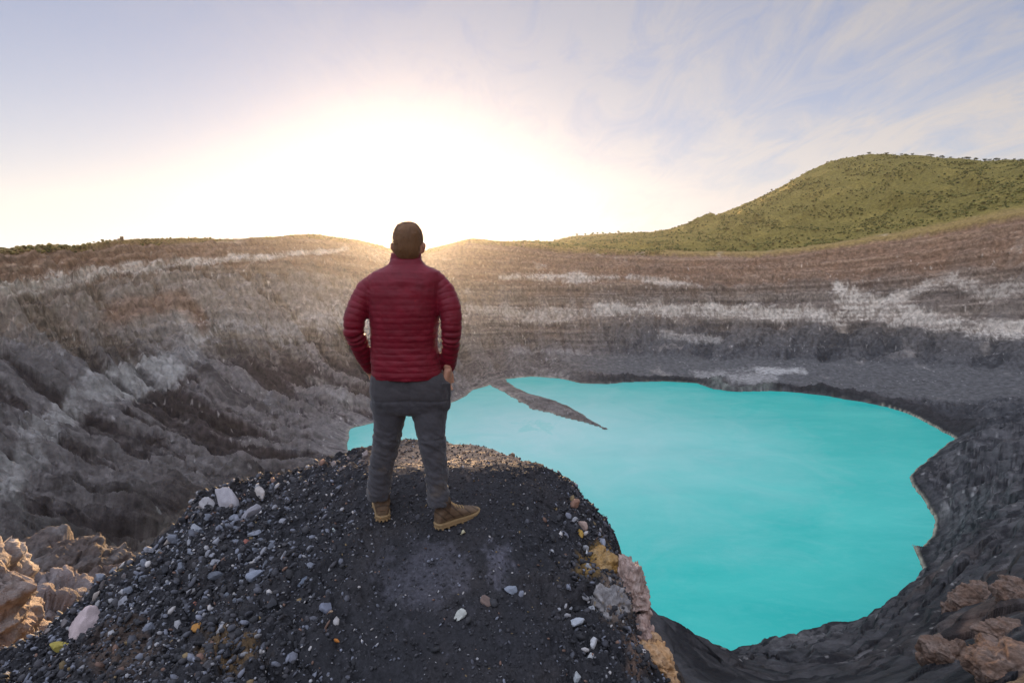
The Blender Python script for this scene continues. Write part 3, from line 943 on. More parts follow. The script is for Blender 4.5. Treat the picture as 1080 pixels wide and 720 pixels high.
# ------------------------------------------------------------------ crags: larger rocks with their own shapes
def crag(name, cat, label, c3, size, seed, cols, sub=5, rough=.22, cuts=10, rotz=0, band=0.0, lo=.6, mat=None, blob=.28):
    V, F = ICO[sub]
    V = V.copy()
    rgc = np.random.RandomState(seed)
    for _ in range(cuts):
        n = rgc.normal(size=3); n /= np.linalg.norm(n)
        d = rgc.uniform(lo, .92)
        s = V @ n
        V -= np.clip(s - d, 0, None)[:, None] * n * .9
    size = np.array(size, float)
    W = V * size / size.min()
    r = blob * n3(W, .9, seed, 4) + rough * n3(W, 2.1, seed + 3, 6, .6, True) + .5 * rough * n3(W, 6.0, seed + 8, 5, .6)
    U = V / np.linalg.norm(V, axis=1)[:, None]
    Uw = U * size / size.min() + .12 * np.stack([n3(U, 3, seed + 31, 3), n3(U, 3, seed + 37, 3), n3(U, 3, seed + 41, 3)], 1)
    for nc, am, ck in ((45, .16, .05), (320, .055, .03), (1400, .022, .012)):
        if nc > 400 and len(V) < 5000:
            continue
        C = rgc.normal(size=(nc, 3)); C = C / np.linalg.norm(C, axis=1)[:, None] * size / size.min()
        off = rgc.uniform(-1, 1, nc)
        for k0 in range(0, len(V), 6000):
            D = ((Uw[k0:k0 + 6000, None, :] - C[None]) ** 2).sum(-1)
            j = np.argpartition(D, 1, axis=1)[:, :2]
            dd_ = np.sqrt(np.take_along_axis(D, j, 1))
            r[k0:k0 + 6000] += am * off[j[np.arange(len(j)), dd_.argmin(1)]] - ck * (1 - sstep(0, .10, np.abs(dd_[:, 0] - dd_[:, 1]) * math.sqrt(nc) / 6))
    V = V * (1 + r[:, None])
    if band:
        f = V[:, 2] * band + .8 * n3(V, 1.3, seed + 6, 3)
        f = f - np.floor(f)
        V[:, :2] *= (1 + .10 * sstep(.35, .7, f) * (1 - sstep(.85, 1, f)))[:, None]
    a, b_ = np.array(cols[0]), np.array(cols[1])
    m = sstep(-.3, .4, n3(V, 2.4, seed + 11, 5, .6))[:, None]
    cc = a * (1 - m) + b_ * m
    if len(cols) > 2:
        m = sstep(.1, .45, n3(V, 3.1, seed + 15, 5, .6))[:, None]
        cc = cc * (1 - m) + np.array(cols[2]) * m
    cc = np.clip(cc * (1 + .3 * n3(V, 11, seed + 19, 3)[:, None]), .01, .8)
    ca, sa_ = math.cos(rotz), math.sin(rotz)
    V = V * size
    V = np.stack([V[:, 0] * ca - V[:, 1] * sa_, V[:, 0] * sa_ + V[:, 1] * ca, V[:, 2]], -1)
    o = mesh_obj(name, V, F, mat or crag_mat, col=cc, label=label, cat=cat)
    o.location = c3
    return o


# left bottom corner: pale pink outcrops, the farther ones with shade put into their colour
crag('rock_outcrop', 'outcrop', 'sunlit cream rock outcrop cut by the left edge of the photo', unproj(-60, 665, 6.2), (.98, 1.0, 1.45), 901,
     [(.42, .33, .30), (.52, .46, .43), (.24, .18, .16)], band=3.4, rough=.12, sub=7, blob=.2)
crag('rock_outcrop', 'outcrop', 'pinkish grey rock outcrop with broken ledges right of the sunlit cream one', unproj(28, 735, 11), (2.1, 2.1, 2.6), 911,
     [(.24, .19, .18), (.36, .31, .31), (.13, .10, .10)], band=2.2, rough=.12, sub=7, blob=.2)
crag('rock_outcrop', 'outcrop', 'brown and tan rock outcrop farther down, behind the pinkish one', unproj(66, 662, 34), (5.2, 5.0, 5.4), 922,
     [(.13, .10, .09), (.19, .17, .165), (.07, .058, .058)], rough=.12, sub=7, blob=.2)
crag('rock_outcrop', 'outcrop', 'dark gravelly rock spur with a round knob, between brown outcrop and mound', unproj(112, 668, 26), (3.3, 3.2, 3.2), 933,
     [(.14, .105, .095), (.27, .23, .22), (.09, .07, .065)], rough=.12, sub=7, blob=.2)
# right flank of the mound
crag('ochre_boulder', 'boulder', 'ochre stained boulder set in the right flank of the mound', unproj(630, 604, 3.10), (.12, .11, .13), 941,
     [(.30, .165, .045), (.36, .24, .12), (.12, .075, .035)], sub=6, rough=.16, mat=stone_mat)
crag('banded_rock', 'rock', 'grey and white banded rock under the ochre boulder', unproj(638, 645, 2.72), (.10, .10, .13), 951,
     [(.17, .155, .155), (.30, .28, .275), (.20, .14, .07)], sub=6, rough=.16, band=3, mat=stone_mat)
crag('pink_rock', 'rock', 'pinkish brown ledge standing out from the right edge of the mound', unproj(664, 632, 3.00), (.085, .14, .22), 961,
     [(.33, .22, .18), (.44, .34, .30), (.18, .12, .10)], sub=6, rough=.2, band=3, mat=stone_mat)
crag('pink_rock', 'rock', 'knobbly pink brown rock on the right edge, above the sunlit orange one', unproj(677, 676, 2.78), (.09, .12, .12), 971,
     [(.34, .22, .18), (.42, .31, .27), (.16, .10, .09)], sub=6, rough=.22, mat=stone_mat)
crag('orange_rock', 'rock', 'sunlit orange brown rock at the lowest right corner of the mound', unproj(688, 708, 2.60), (.10, .14, .13), 981,
     [(.42, .23, .10), (.50, .33, .20), (.16, .09, .05)], sub=6, rough=.24, band=2.5, mat=stone_mat)

# lower right: weathered brown boulders on the slope
TP = np.stack([X, Y, Z], -1).reshape(-1, 3)
tpx, tpy = proj(TP[:, 0], TP[:, 1], TP[:, 2])
tsel = np.where((T.ravel() < 3.0) & (TP[:, 1] > 5) & (tpx > 600))[0]
for (x, y, w_, h_, sd, lab) in [
        (1003, 690, 26, 26, 1001, 'rust brown boulder with an orange face near the bottom right corner'),
        (1040, 632, 24, 20, 1011, 'dark reddish boulder above the others on the lower right slope'),
        (1072, 702, 38, 26, 1021, 'largest brown boulder, cut by the bottom right corner'),
        (1062, 668, 24, 16, 1031, 'tan and grey boulder between the reddish one and the largest one'),
        (1012, 640, 14, 19, 1041, 'upright brown rock stump left of the dark reddish boulder'),
        (1075, 625, 20, 16, 1051, 'brown boulder touching the right edge of the photo')]:
    i = tsel[((tpx[tsel] - x) ** 2 + (tpy[tsel] - y) ** 2).argmin()]
    d = TP[i][1] * CP - TP[i][2] * SP
    crag('boulder', 'boulder', lab, TP[i] + np.array([0, 0, -.35 * h_ / FPX * d]), (w_ / FPX * d, w_ / FPX * d, h_ / FPX * d), sd,
         [(.20, .125, .09), (.26, .19, .155), (.10, .075, .065)], rough=.12, cuts=6, sub=6)

# ------------------------------------------------------------------ woods on the outer hill
leaf_mat = bpy.data.materials.new('foliage')
leaf_mat.use_nodes = True
t = leaf_mat.node_tree
b = t.nodes['Principled BSDF']
b.inputs['Roughness'].default_value = .9
b.inputs['Specular IOR Level'].default_value = .15
at = t.nodes.new('ShaderNodeAttribute'); at.attribute_name = 'albedo'
t.links.new(at.outputs['Color'], b.inputs['Base Color'])
bark = rock_mat('bark', base=(.10, .07, .05), bump=.3, bscale=3, grain=.3)
FS = [rock_shape(700 + i, 2, 0, .0, (1, 1, .7))[0] for i in range(6)]
FS = [v * (1 + .30 * n3(v, 2.2, 720 + i, 4, .65)[:, None]) for i, v in enumerate(FS)]


def wood(name, sel, n, smin, smax, cols, seed, label):
    rg = np.random.RandomState(seed)
    cl_ = fbm(TP[sel, 0] / 55, TP[sel, 1] / 55, 4, 77, .6)
    pr_ = .15 + sstep(-.15, .25, cl_) * 2.2
    P = TP[rg.choice(sel, n, p=pr_ / pr_.sum())]
    P = P + np.stack([rg.normal(size=n) * 2, rg.normal(size=n) * 4, 0 * P[:, 0]], -1)
    s = smin + (smax - smin) * rg.rand(n) ** 2
    B = np.array(FS)[rg.randint(0, 6, n)] * s[:, None, None] * rg.uniform(.7, 1.2, (n, 1, 3)) + (P + np.stack([0 * s, 0 * s, s * .3], -1))[:, None]
    c = np.array(cols)[rg.randint(0, len(cols), n)] * rg.uniform(.6, 1.4, (n, 1))
    nv = B.shape[1]
    cc = np.repeat(c, nv, 0)
    F = (ICO[2][1][None] + (np.arange(n) * nv)[:, None, None]).reshape(-1, 3)
    mesh_obj(name, B.reshape(-1, 3), F, leaf_mat, smooth=False, col=cc, kind='stuff', label=label)


Tf = T.ravel()
hs_ = np.where((Tf > 8.15) & (Tf < 11.05) & (tpx > 540) & (tpx < 1180) & (tpy < 290))[0]
wood('forest', hs_, 19000, .8, 2.5, [(.12, .115, .03), (.15, .135, .035), (.10, .10, .028), (.19, .155, .045)], 5, 'dense green cloud forest covering the hill beyond the crater')
rs_ = np.where((Tf > 7.9) & (Tf < 8.15) & (tpx > -60) & (tpx < 700))[0]
wood('scrub', rs_, 3000, .5, 1.5, [(.22, .17, .05), (.12, .11, .035), (.26, .19, .07)], 6, 'low golden scrub along the crater rim')


def leaf_crown(seed, n, rx, rz, leaf):
    rg = np.random.RandomState(seed)
    cl_ = rg.normal(size=(7, 3)); cl_ /= np.linalg.norm(cl_, axis=1)[:, None]
    cl_ *= rg.uniform(.3, .75, (7, 1))
    P = cl_[rg.randint(0, 7, n)] + rg.normal(size=(n, 3)) * .24
    P = P * np.array([rx, rx, rz])
    a, b_ = rg.normal(size=(n, 3)), rg.normal(size=(n, 3))
    a /= np.linalg.norm(a, axis=1)[:, None]; b_ /= np.linalg.norm(b_, axis=1)[:, None]
    V = np.stack([P + a * leaf, P - a * leaf * .6 + b_ * leaf * .6, P - b_ * leaf, P + b_ * leaf * .3 + a * leaf * .8], 1)
    c = np.repeat(np.array([[.05, .065, .02]]) * rg.uniform(.5, 1.6, (n, 1)), 4, 0)
    return V.reshape(-1, 3), np.arange(n * 4).reshape(-1, 4), c


def tube_mesh(path, radii, k=8):
    V, F = [], []
    for j, (p, r) in enumerate(zip(path, radii)):
        p = Vector(p)
        d = (Vector(path[min(j + 1, len(path) - 1)]) - Vector(path[max(j - 1, 0)])).normalized()
        x = d.orthogonal().normalized(); y = d.cross(x)
        for q in range(k):
            a = 2 * math.pi * q / k
            V.append(p + (x * math.cos(a) + y * math.sin(a)) * r)
    for j in range(len(path) - 1):
        for q in range(k):
            F.append((j * k + q, j * k + (q + 1) % k, (j + 1) * k + (q + 1) % k, (j + 1) * k + q))
    F.append(tuple(range(k))[::-1]); F.append(tuple(range((len(path) - 1) * k, len(path) * k)))
    return V, F


def tree_proto(seed, h, rx, rz, label, group):
    e_ = bpy.data.objects.new('tree', None); COL.objects.link(e_)
    tag(e_, label, 'tree', group)
    tv, tf = tube_mesh([(0, 0, -1.0), (.15, 0, h * .3), (-.1, .1, h * .6), (.2, 0, h * .85)], [.35, .26, .2, .08])
    mesh_obj('trunk', tv, tf, bark, e_)
    V, F, c = leaf_crown(seed, 420, rx, rz, .62)
    V = V + np.array([0, 0, h * .82])
    mesh_obj('crown', V, F, leaf_mat, e_, smooth=False, col=c)
    return e_


def copy_thing(o):
    c = o.copy(); COL.objects.link(c)
    for ch in list(o.children):
        d = ch.copy(); COL.objects.link(d); d.parent = c
    return c


rt = np.random.RandomState(12)
hi = np.where((Tf > 10.8) & (Tf < 11.1))[0]
lab1 = 'dark flat topped tree standing out on the skyline of the high hill'
prA = [tree_proto(60 + i, 5.6, 4.8, 2.2, lab1, 'trees on the crest of the high hill') for i in range(3)]
spots = list(np.linspace(978, 1076, 16)) + [905, 918, 936, 951, 962]
for j, x in enumerate(spots):
    x = x + rt.normal() * 1.5
    o = prA[j] if j < 3 else copy_thing(prA[j % 3])
    i = hi[((tpx[hi] - x) ** 2 + .5 * (tpy[hi] - np.min(tpy[hi[np.abs(tpx[hi] - x) < 4]])) ** 2).argmin()]
    o.location = TP[i] - np.array([0, 0, 1.6]); o.rotation_euler.z = rt.rand() * 6.28
    s = rt.uniform(.55, 1.0); o.scale = (s, s, s)
lab2 = 'tiny round tree on the low skyline between the sun and the high hill'
prB = [tree_proto(80 + i, 6, 3.2, 2.6, lab2, 'small trees on the low skyline') for i in range(2)]
for j, x in enumerate([608, 617, 625, 630, 636, 643, 652, 668, 585, 700, 716]):
    o = prB[j] if j < 2 else copy_thing(prB[j % 2])
    i = hi[((tpx[hi] - x) ** 2 + .5 * (tpy[hi] - np.min(tpy[hi[np.abs(tpx[hi] - x) < 4]])) ** 2).argmin()]
    o.location = TP[i] - np.array([0, 0, 1.6]); o.rotation_euler.z = rt.rand() * 6.28
    s = rt.uniform(.7, 1.1); o.scale = (s, s, s)

# small lookout shelter on the left rim
ri = np.where((Tf > 7.9) & (Tf < 8.1) & (np.abs(tpx - 125) < 3))[0]
p = TP[ri[tpy[ri].argmin()]]
hut = bpy.data.objects.new('lookout_shelter', None); COL.objects.link(hut); hut.location = p
tag(hut, 'tiny lookout shelter standing alone on the left skyline', 'shelter')
wood_m = rock_mat('weathered_wood', base=(.18, .12, .07), bump=.2, bscale=3, grain=.25)


def box(a, c):
    V = [(x, y, z) for x in (a[0], c[0]) for y in (a[1], c[1]) for z in (a[2], c[2])]
    return V, [(0, 1, 3, 2), (4, 6, 7, 5), (0, 4, 5, 1), (2, 3, 7, 6), (0, 2, 6, 4), (1, 5, 7, 3)]


V, F = box((.2, -1, -.8), (2.0, 1, 2.0))
mesh_obj('wall', V, F, wood_m, hut, smooth=False)
V = [(0, -1.3, 2.003), (2.2, -1.3, 2.003), (2.2, 1.3, 2.003), (0, 1.3, 2.003), (0, 0, 2.9), (2.2, 0, 2.9)]
mesh_obj('roof', V, [(0, 3, 2, 1), (0, 1, 5, 4), (2, 3, 4, 5), (0, 4, 3), (1, 2, 5)], wood_m, hut, smooth=False)
V, F = box((-2.6, -.4, -.8), (-.2, .4, 1.0))
mesh_obj('railing', V, F, wood_m, hut, smooth=False)
# ------------------------------------------------------------------ the person on the crest
PY0 = 3.2
PX0 = -.58
sel_ = (TK.ravel() > 1.5) & (TK.ravel() < 3.0)
gP = KPf[sel_]


def ground_z(x, y, r=.05):
    d = (gP[:, 0] - x) ** 2 + (gP[:, 1] - y) ** 2
    m = d < r * r
    return gP[m, 2].max() if m.any() else gP[d.argmin(), 2]


def LP3(px, py, yo=0.0):
    x, y, z = unproj(px, py, PY0 + yo)
    return Vector((x, y, z))


def ring_loft(bm, rings, k=28, sq=2.3, cap=True):
    """rings: (centre, half width vector, half depth vector)"""
    loops = []
    for c, a, d in rings:
        vs = []
        for q in range(k):
            t = 2 * math.pi * q / k
            ct, st = math.cos(t), math.sin(t)
            f = (abs(ct) ** sq + abs(st) ** sq) ** (-1 / sq)
            vs.append(bm.verts.new(Vector(c) + Vector(a) * ct * f + Vector(d) * st * f))
        loops.append(vs)
    for A, B in zip(loops[:-1], loops[1:]):
        for q in range(k):
            bm.faces.new((A[q], A[(q + 1) % k], B[(q + 1) % k], B[q]))
    if cap:
        bm.faces.new(loops[0][::-1]); bm.faces.new(loops[-1])


def limb(bm, pts, k=20, ref=Vector((0, 1, 0))):
    """pts: (point, radius) swept as a round tube with rounded ends"""
    P = [Vector(p) for p, _ in pts]
    rings = []
    for j, (p, r) in enumerate(pts):
        d = (P[min(j + 1, len(P) - 1)] - P[max(j - 1, 0)]).normalized()
        a = d.cross(ref).normalized(); b_ = d.cross(a)
        if j == 0:
            rings.append((P[0] - d * r * .8, a * r * .4, b_ * r * .4)); rings.append((P[0] - d * r * .45, a * r * .82, b_ * r * .82))
        rings.append((P[j], a * r, b_ * r))
        if j == len(P) - 1:
            rings.append((P[-1] + d * r * .45, a * r * .82, b_ * r * .82)); rings.append((P[-1] + d * r * .8, a * r * .4, b_ * r * .4))
    ring_loft(bm, rings, k, 2.0)


def fused(bm, voxel, smooth=2):
    bmesh.ops.recalc_face_normals(bm, faces=bm.faces)
    me = bpy.data.meshes.new('tmp'); bm.to_mesh(me); bm.free()
    o = bpy.data.objects.new('tmp', me); COL.objects.link(o)
    m = o.modifiers.new('r', 'REMESH'); m.mode = 'VOXEL'; m.voxel_size = voxel
    if smooth:
        s = o.modifiers.new('s', 'SMOOTH'); s.factor = .5; s.iterations = smooth
    dg = bpy.context.evaluated_depsgraph_get(); dg.update()
    m2 = bpy.data.meshes.new_from_object(o.evaluated_get(dg))
    bpy.data.objects.remove(o)
    n = len(m2.vertices)
    V = np.empty(n * 3); m2.vertices.foreach_get('co', V)
    Nn = np.empty(n * 3); m2.vertices.foreach_get('normal', Nn)
    F = np.array([p.vertices[:] for p in m2.polygons])
    return V.reshape(-1, 3), Nn.reshape(-1, 3), F


def cloth(name, c, rough=.75, sheen=.3, bump=.25, scale=260, usecol=False):
    m = bpy.data.materials.new(name); m.use_nodes = True
    t = m.node_tree; b = t.nodes['Principled BSDF']
    b.inputs['Roughness'].default_value = rough
    b.inputs['Sheen Weight'].default_value = sheen
    b.inputs['Specular IOR Level'].default_value = .3
    g = t.nodes.new('ShaderNodeTexCoord').outputs['Object']
    f = ramp(t, noise(t, g, 14, 6, .65), [(.3, .78), (.7, 1.2)])
    if usecol:
        at = t.nodes.new('ShaderNodeAttribute'); at.attribute_name = 'albedo'; src = at.outputs['Color']
    else:
        src = c
    t.links.new(mixc(t, 1.0, src, f, 'MULTIPLY'), b.inputs['Base Color'])
    bn = t.nodes.new('ShaderNodeBump'); bn.inputs['Strength'].default_value = bump; bn.inputs['Distance'].default_value = .002
    t.links.new(noise(t, g, scale, 3, .6), bn.inputs['Height'])
    t.links.new(bn.outputs[0], b.inputs['Normal'])
    return m


jacket_m = cloth('jacket_fabric', (.17, .0040, .016), .5, .06, .15)
trouser_m = cloth('trouser_fabric', (.05, .05, .06), .85, .2, .3, usecol=True)
skin_m = cloth('skin', (.50, .26, .17), .5, 0, .1)
hair_m = cloth('hair', (.19, .095, .042), .5, 0, .8, 180)
boot_m = cloth('boot_leather', (.11, .065, .035), .6, 0, .4, usecol=True)
sole_m = cloth('boot_sole', (.30, .20, .10), .8, 0, .4)
lace_m = cloth('boot_lace', (.35, .24, .12), .8, 0, .2)

XW = Vector((1, 0, 0)); YW = Vector((0, 1, 0)); ZW = Vector((0, 0, 1))


def prow(py, xl, xr, d, yo=0.0):
    a, b_ = LP3(xl, py, yo), LP3(xr, py, yo)
    return ((a + b_) / 2, (b_ - a) / 2, YW * d)


# --- jacket
bm = bmesh.new()
ring_loft(bm, [prow(273, 413, 444, .055, .0), prow(279, 410, 448, .066), prow(283, 401, 457, .082), prow(287, 392, 465, .096), prow(295, 388, 468, .112), prow(308, 387, 466, .125),
               prow(325, 389, 464, .132), prow(345, 391, 462, .130), prow(362, 392, 461, .124), prow(378, 392, 464, .128), prow(392, 393, 466, .134), prow(397, 394, 465, .132)], 36, 2.5)
ARM_L = [((398, 295, 0), .054), ((387, 306, -.01), .062), ((379, 322, -.03), .064), ((373.5, 338, -.05), .0625), ((373, 350, -.055), .058), ((378, 362, -.02), .052), ((384, 375, .03), .046), ((388.5, 385, .07), .040)]
ARM_R = [((459, 295, 0), .054), ((468, 306, -.01), .060), ((473.5, 322, -.03), .063), ((476, 338, -.045), .061), ((476, 352, -.045), .057), ((475, 366, -.02), .051), ((473.5, 377, .01), .046), ((473, 384, .03), .043)]
armL = [(LP3(*p), r) for p, r in ARM_L]
armR = [(LP3(*p), r) for p, r in ARM_R]
limb(bm, armL, 24); limb(bm, armR, 24)
V, Nn, F = fused(bm, .0062, 4)


def along(V, pts):
    """distance to a polyline and the length run along it"""
    bd = np.full(len(V), 1e9); bs = np.zeros(len(V)); s0 = 0
    for (a, _), (b_, _) in zip(pts[:-1], pts[1:]):
        a, b_ = np.array(a), np.array(b_); e_ = b_ - a; l = np.linalg.norm(e_)
        t = np.clip(((V - a) @ e_) / (l * l), 0, 1)
        d = np.linalg.norm(V - a - t[:, None] * e_, axis=1)
        m = d < bd
        bd[m] = d[m]; bs[m] = (s0 + t * l)[m]; s0 += l
    return bd, bs


dL, sL = along(V, armL); dR, sR = along(V, armR)
arm = np.minimum(dL, dR) < .082
cx_ = PX0 - .01
arm &= (np.abs(V[:, 0] - cx_) > .185)
s = np.where(arm, np.where(dL < dR, sL, sR), V[:, 2])
s = s + .0022 * fbm(V[:, 0] * 11, V[:, 2] * 14, 3, 201)
fr_ = s / .034; fr_ = np.abs(fr_ - np.round(fr_)) * .034
quilt = -.0030 * np.exp(-(fr_ / .004) ** 2)
top = np.where(arm, 1, 1 - .75 * sstep(-.50, -.25, V[:, 2]))          # the yoke is smoother
fold = .007 * n3(V * np.array([1, 1, 1.5]), 9, 210, 4, .55) + .002 * (n3(V * np.array([.7, .7, 2.4]), 13, 215, 3, .5, True) - .2) * (.5 + sstep(-.35, -.6, V[:, 2]))
el = np.exp(-((V[:, 2] + .47) / .08) ** 2) * arm
cr_ = -.009 * el * sstep(.2, .9, np.abs(pnoise(s * 26, V[:, 1] * 6, 220)) * 2)
JV, JF = V + Nn * (quilt * top + fold + cr_)[:, None], F
root_loc = Vector((PX0, PY0, -1.62))
ppl = None


def person_mesh(name, V, F, mat, parent, **kw):
    o = mesh_obj(name, np.asarray(V) - np.array(root_loc), F, mat, parent, **kw)
    return o


# --- body: head, neck, arms, hands, trunk and legs in one skin
bm = bmesh.new()
hc = LP3(429.5, 256.5) + YW * .035
hc.z = .145 - .118
hr = (.0745, .097, .113)
hd = bmesh.ops.create_icosphere(bm, subdivisions=5, radius=1)['verts']
for v_ in hd:
    q_ = (abs(v_.co.x) ** 2.7 + abs(v_.co.y) ** 2.3 + abs(v_.co.z) ** 2.7) ** (-1 / 2.7)
    v_.co = hc + Vector((v_.co.x * q_ * hr[0], v_.co.y * q_ * hr[1], v_.co.z * q_ * hr[2]))
jaw = hc + Vector((0, .035, -.055))
bmesh.ops.create_icosphere(bm, subdivisions=3, radius=1, matrix=Matrix.Translation(jaw) @ Matrix.Diagonal((.058, .062, .066, 1)))
limb(bm, [(hc + Vector((0, -.012, -.05)), .058), (hc + Vector((0, -.018, -.12)), .060), (hc + Vector((0, -.02, -.19)), .066)])
# nose, brow, lips, chin, eyelids
limb(bm, [(hc + Vector((0, .092, .005)), .009), (hc + Vector((0, .108, -.030)), .013)], 10, XW)
for sx in (-1, 1):
    bmesh.ops.create_icosphere(bm, subdivisions=2, radius=1, matrix=Matrix.Translation(hc + Vector((sx * .031, .082, .004))) @ Matrix.Diagonal((.014, .011, .009, 1)))
    bmesh.ops.create_icosphere(bm, subdivisions=2, radius=1, matrix=Matrix.Translation(hc + Vector((sx * .03, .086, .020))) @ Matrix.Diagonal((.02, .009, .007, 1)))
    # ear: a tilted shell standing off the side of the head
    em = Matrix.Translation(hc + Vector((sx * .084, -.008, -.024))) @ Matrix.Rotation(sx * R(-24), 4, 'Z') @ Matrix.Rotation(sx * R(10), 4, 'Y') @ Matrix.Diagonal((.0085, .020, .032, 1))
    bmesh.ops.create_icosphere(bm, subdivisions=3, radius=1, matrix=em)
    em = Matrix.Translation(hc + Vector((sx * .092, -.018, -.014))) @ Matrix.Rotation(sx * R(-30), 4, 'Z') @ Matrix.Diagonal((.006, .014, .020, 1))
    bmesh.ops.create_icosphere(bm, subdivisions=3, radius=1, matrix=em)
limb(bm, [(hc + Vector((-.022, .086, -.058)), .006), (hc + Vector((0, .093, -.057)), .008), (hc + Vector((.022, .086, -.058)), .006)], 8, ZW)
bmesh.ops.create_icosphere(bm, subdivisions=2, radius=1, matrix=Matrix.Translation(hc + Vector((0, .080, -.092))) @ Matrix.Diagonal((.022, .018, .018, 1)))
ring_loft(bm, [prow(281, 412, 446, .05), prow(292, 398, 458, .08), prow(330, 399, 454, .09), prow(365, 402, 452, .085), prow(395, 401, 458, .09), prow(415, 400, 466, .09), prow(425, 402, 464, .085)], 28)
sk_arm = lambda pts: [(p, r * .62) for p, r in pts]
handL = [(LP3(389, 386, .075), .026), (LP3(391, 392, .10), .027)]
handR = [(LP3(472, 386, .0), .026), (LP3(471.2, 395, .035), .030), (LP3(471, 402, .045), .036), (LP3(470, 410, .055), .034)]
limb(bm, sk_arm(armL) + handL, 18); limb(bm, sk_arm(armR) + handR[:1], 18)


def hand(base, d, side, thumb):
    """palm and five fingers; d points from wrist to fingertips, thumb leaves the side"""
    d = d.normalized(); w_ = side.normalized(); n = d.cross(w_).normalized()
    ring_loft(bm, [(base, w_ * .026, n * .019), (base + d * .03, w_ * .034, n * .018), (base + d * .065, w_ * .040, n * .016), (base + d * .088, w_ * .038, n * .013)], 18)
    for i, (o_, l) in enumerate(((-.029, .066), (-.010, .076), (.010, .072), (.029, .056))):
        p = base + d * .078 + w_ * o_
        limb(bm, [(p, .0095), (p + d * l * .4, .009), (p + d * l * .72 + n * .008, .0085), (p + d * l + n * .022, .0075)], 10, w_)
    p = base + d * .02 - w_ * .022 * thumb
    limb(bm, [(p, .012), (p - w_ * .022 * thumb + d * .028, .0115), (p - w_ * .028 * thumb + d * .056 + n * .006, .010), (p - w_ * .024 * thumb + d * .076 + n * .012, .0085)], 10, n)


hand(LP3(391, 391, .10), Vector((.10, .45, -1)), Vector((0, 1, .2)), -1)
hand(LP3(472.5, 389, -.01), Vector((-.10, .12, -1)), Vector((.45, .9, .2)), -1)
LEG_L = [(425, 392, 431, .105), (432, 392, 430, .10), (445, 394, 426.5, .092), (460, 394.5, 422, .080), (480, 391.5, 417.5, .072), (500, 389.5, 413, .068), (515, 388.5, 410.5, .064), (524, 388.5, 410.5, .064)]
LEG_R = [(425, 431, 474, .105), (432, 431.5, 473, .10), (445, 437, 470.5, .092), (460, 440.5, 469, .080), (480, 444.5, 469.5, .072), (500, 448.5, 471, .068), (518, 451.5, 472.5, .064), (531, 452.5, 472.5, .064)]


def legrows(L_, yo, k=.94):
    o_ = []
    for i, (py, a, b_, d) in enumerate(L_):
        f = i / (len(L_) - 1)
        c, h, dd = prow(py, a, b_, d, yo * f)
        o_.append((c, h * k, dd * k))
    return o_


ring_loft(bm, legrows(LEG_L, .02, .72), 20); ring_loft(bm, legrows(LEG_R, -.06, .72), 20)
V, Nn, F = fused(bm, .0048, 2)
person = mesh_obj('person', V - np.array(root_loc), F, skin_m,
                  label='man seen from behind in crimson padded jacket and charcoal trousers, hands in pockets', cat='person')
person.location = root_loc
jacket = person_mesh('jacket', JV, JF, jacket_m, person)
# stand-up collar with its seams
bm = bmesh.new()
rows = []
for k_, (py, h, d) in enumerate([(281, 17.5, .070), (279, 17.0, .066), (277.2, 16.4, .063), (276.4, 15.9, .0605), (275.5, 16.3, .062), (272, 16.3, .0615), (271, 15.8, .060), (270, 16.2, .061), (267.5, 15.8, .059), (266.6, 15.0, .056), (267.5, 13.8, .050), (274, 13.6, .049)]):
    c, a, dd = prow(py, 427.6 - h, 427.6 + h, d, .0)
    rows.append((c + YW * (.006 + .012 * (281 - py) / 14), a, dd))
ring_loft(bm, rows, 40, 2.2, cap=False)
me = bpy.data.meshes.new('collar'); bmesh.ops.recalc_face_normals(bm, faces=bm.faces)
for v in bm.verts: v.co -= root_loc
bm.to_mesh(me); bm.free(); me.materials.append(jacket_m)
for p_ in me.polygons: p_.use_smooth = True
o = bpy.data.objects.new('collar', me); COL.objects.link(o); o.parent = jacket


def tube_part(name, pts, mat, parent, k=24):
    bm = bmesh.new(); limb(bm, pts, k)
    bmesh.ops.recalc_face_normals(bm, faces=bm.faces)
    for v in bm.verts: v.co -= root_loc
    me = bpy.data.meshes.new(name); bm.to_mesh(me); bm.free(); me.materials.append(mat)
    for p_ in me.polygons: p_.use_smooth = True
    o = bpy.data.objects.new(name, me); COL.objects.link(o); o.parent = parent
    return o


for pts in (armL, armR):
    a, b_ = pts[-2][0], pts[-1][0]; d = (b_ - a).normalized()
    tube_part('cuff', [(b_ + d * .006, pts[-1][1] * 1.0), (b_ + d * .026, pts[-1][1] * .9)], jacket_m, jacket)

# hair: a short cropped cap, closer at the nape and round the ears
V, F = ICO[6]
V = V.copy()
V = V * ((np.abs(V) ** 2.7).sum(1) ** (-1 / 2.7))[:, None]
P = V * np.array(hr)
face = sstep(.030, .062, P[:, 1]) * (1 - sstep(.045, .075, P[:, 2]))
nape = 1 - sstep(-.100, -.078, P[:, 2] + .15 * np.abs(P[:, 0]))
earr = sstep(.052, .066, np.abs(P[:, 0])) * (1 - sstep(-.022, .004, P[:, 2])) * sstep(-.052, -.030, P[:, 1])
inn = np.clip(face + nape + earr, 0, 1)
f = (1.075 + .012 * fbm(V[:, 0] * 16 + 5 * V[:, 2], V[:, 1] * 16 + 7 * V[:, 2], 4, 301, .6)) * (1 - inn) + .90 * inn
low = sstep(.02, -.09, -P[:, 2] * -1)
f -= .035 * (1 - sstep(-.085, -.02, P[:, 2])) * (1 - inn)
hv = V * np.array(hr) * f[:, None] + np.array(hc)
hv[:, 2] += np.where(V[:, 2] > .5, -.004, 0)
hair = person_mesh('hair', hv, F, hair_m, person)
rgh = np.random.RandomState(3)
ok = np.where(inn < .1)[0]
ids = rgh.choice(ok, 3500)
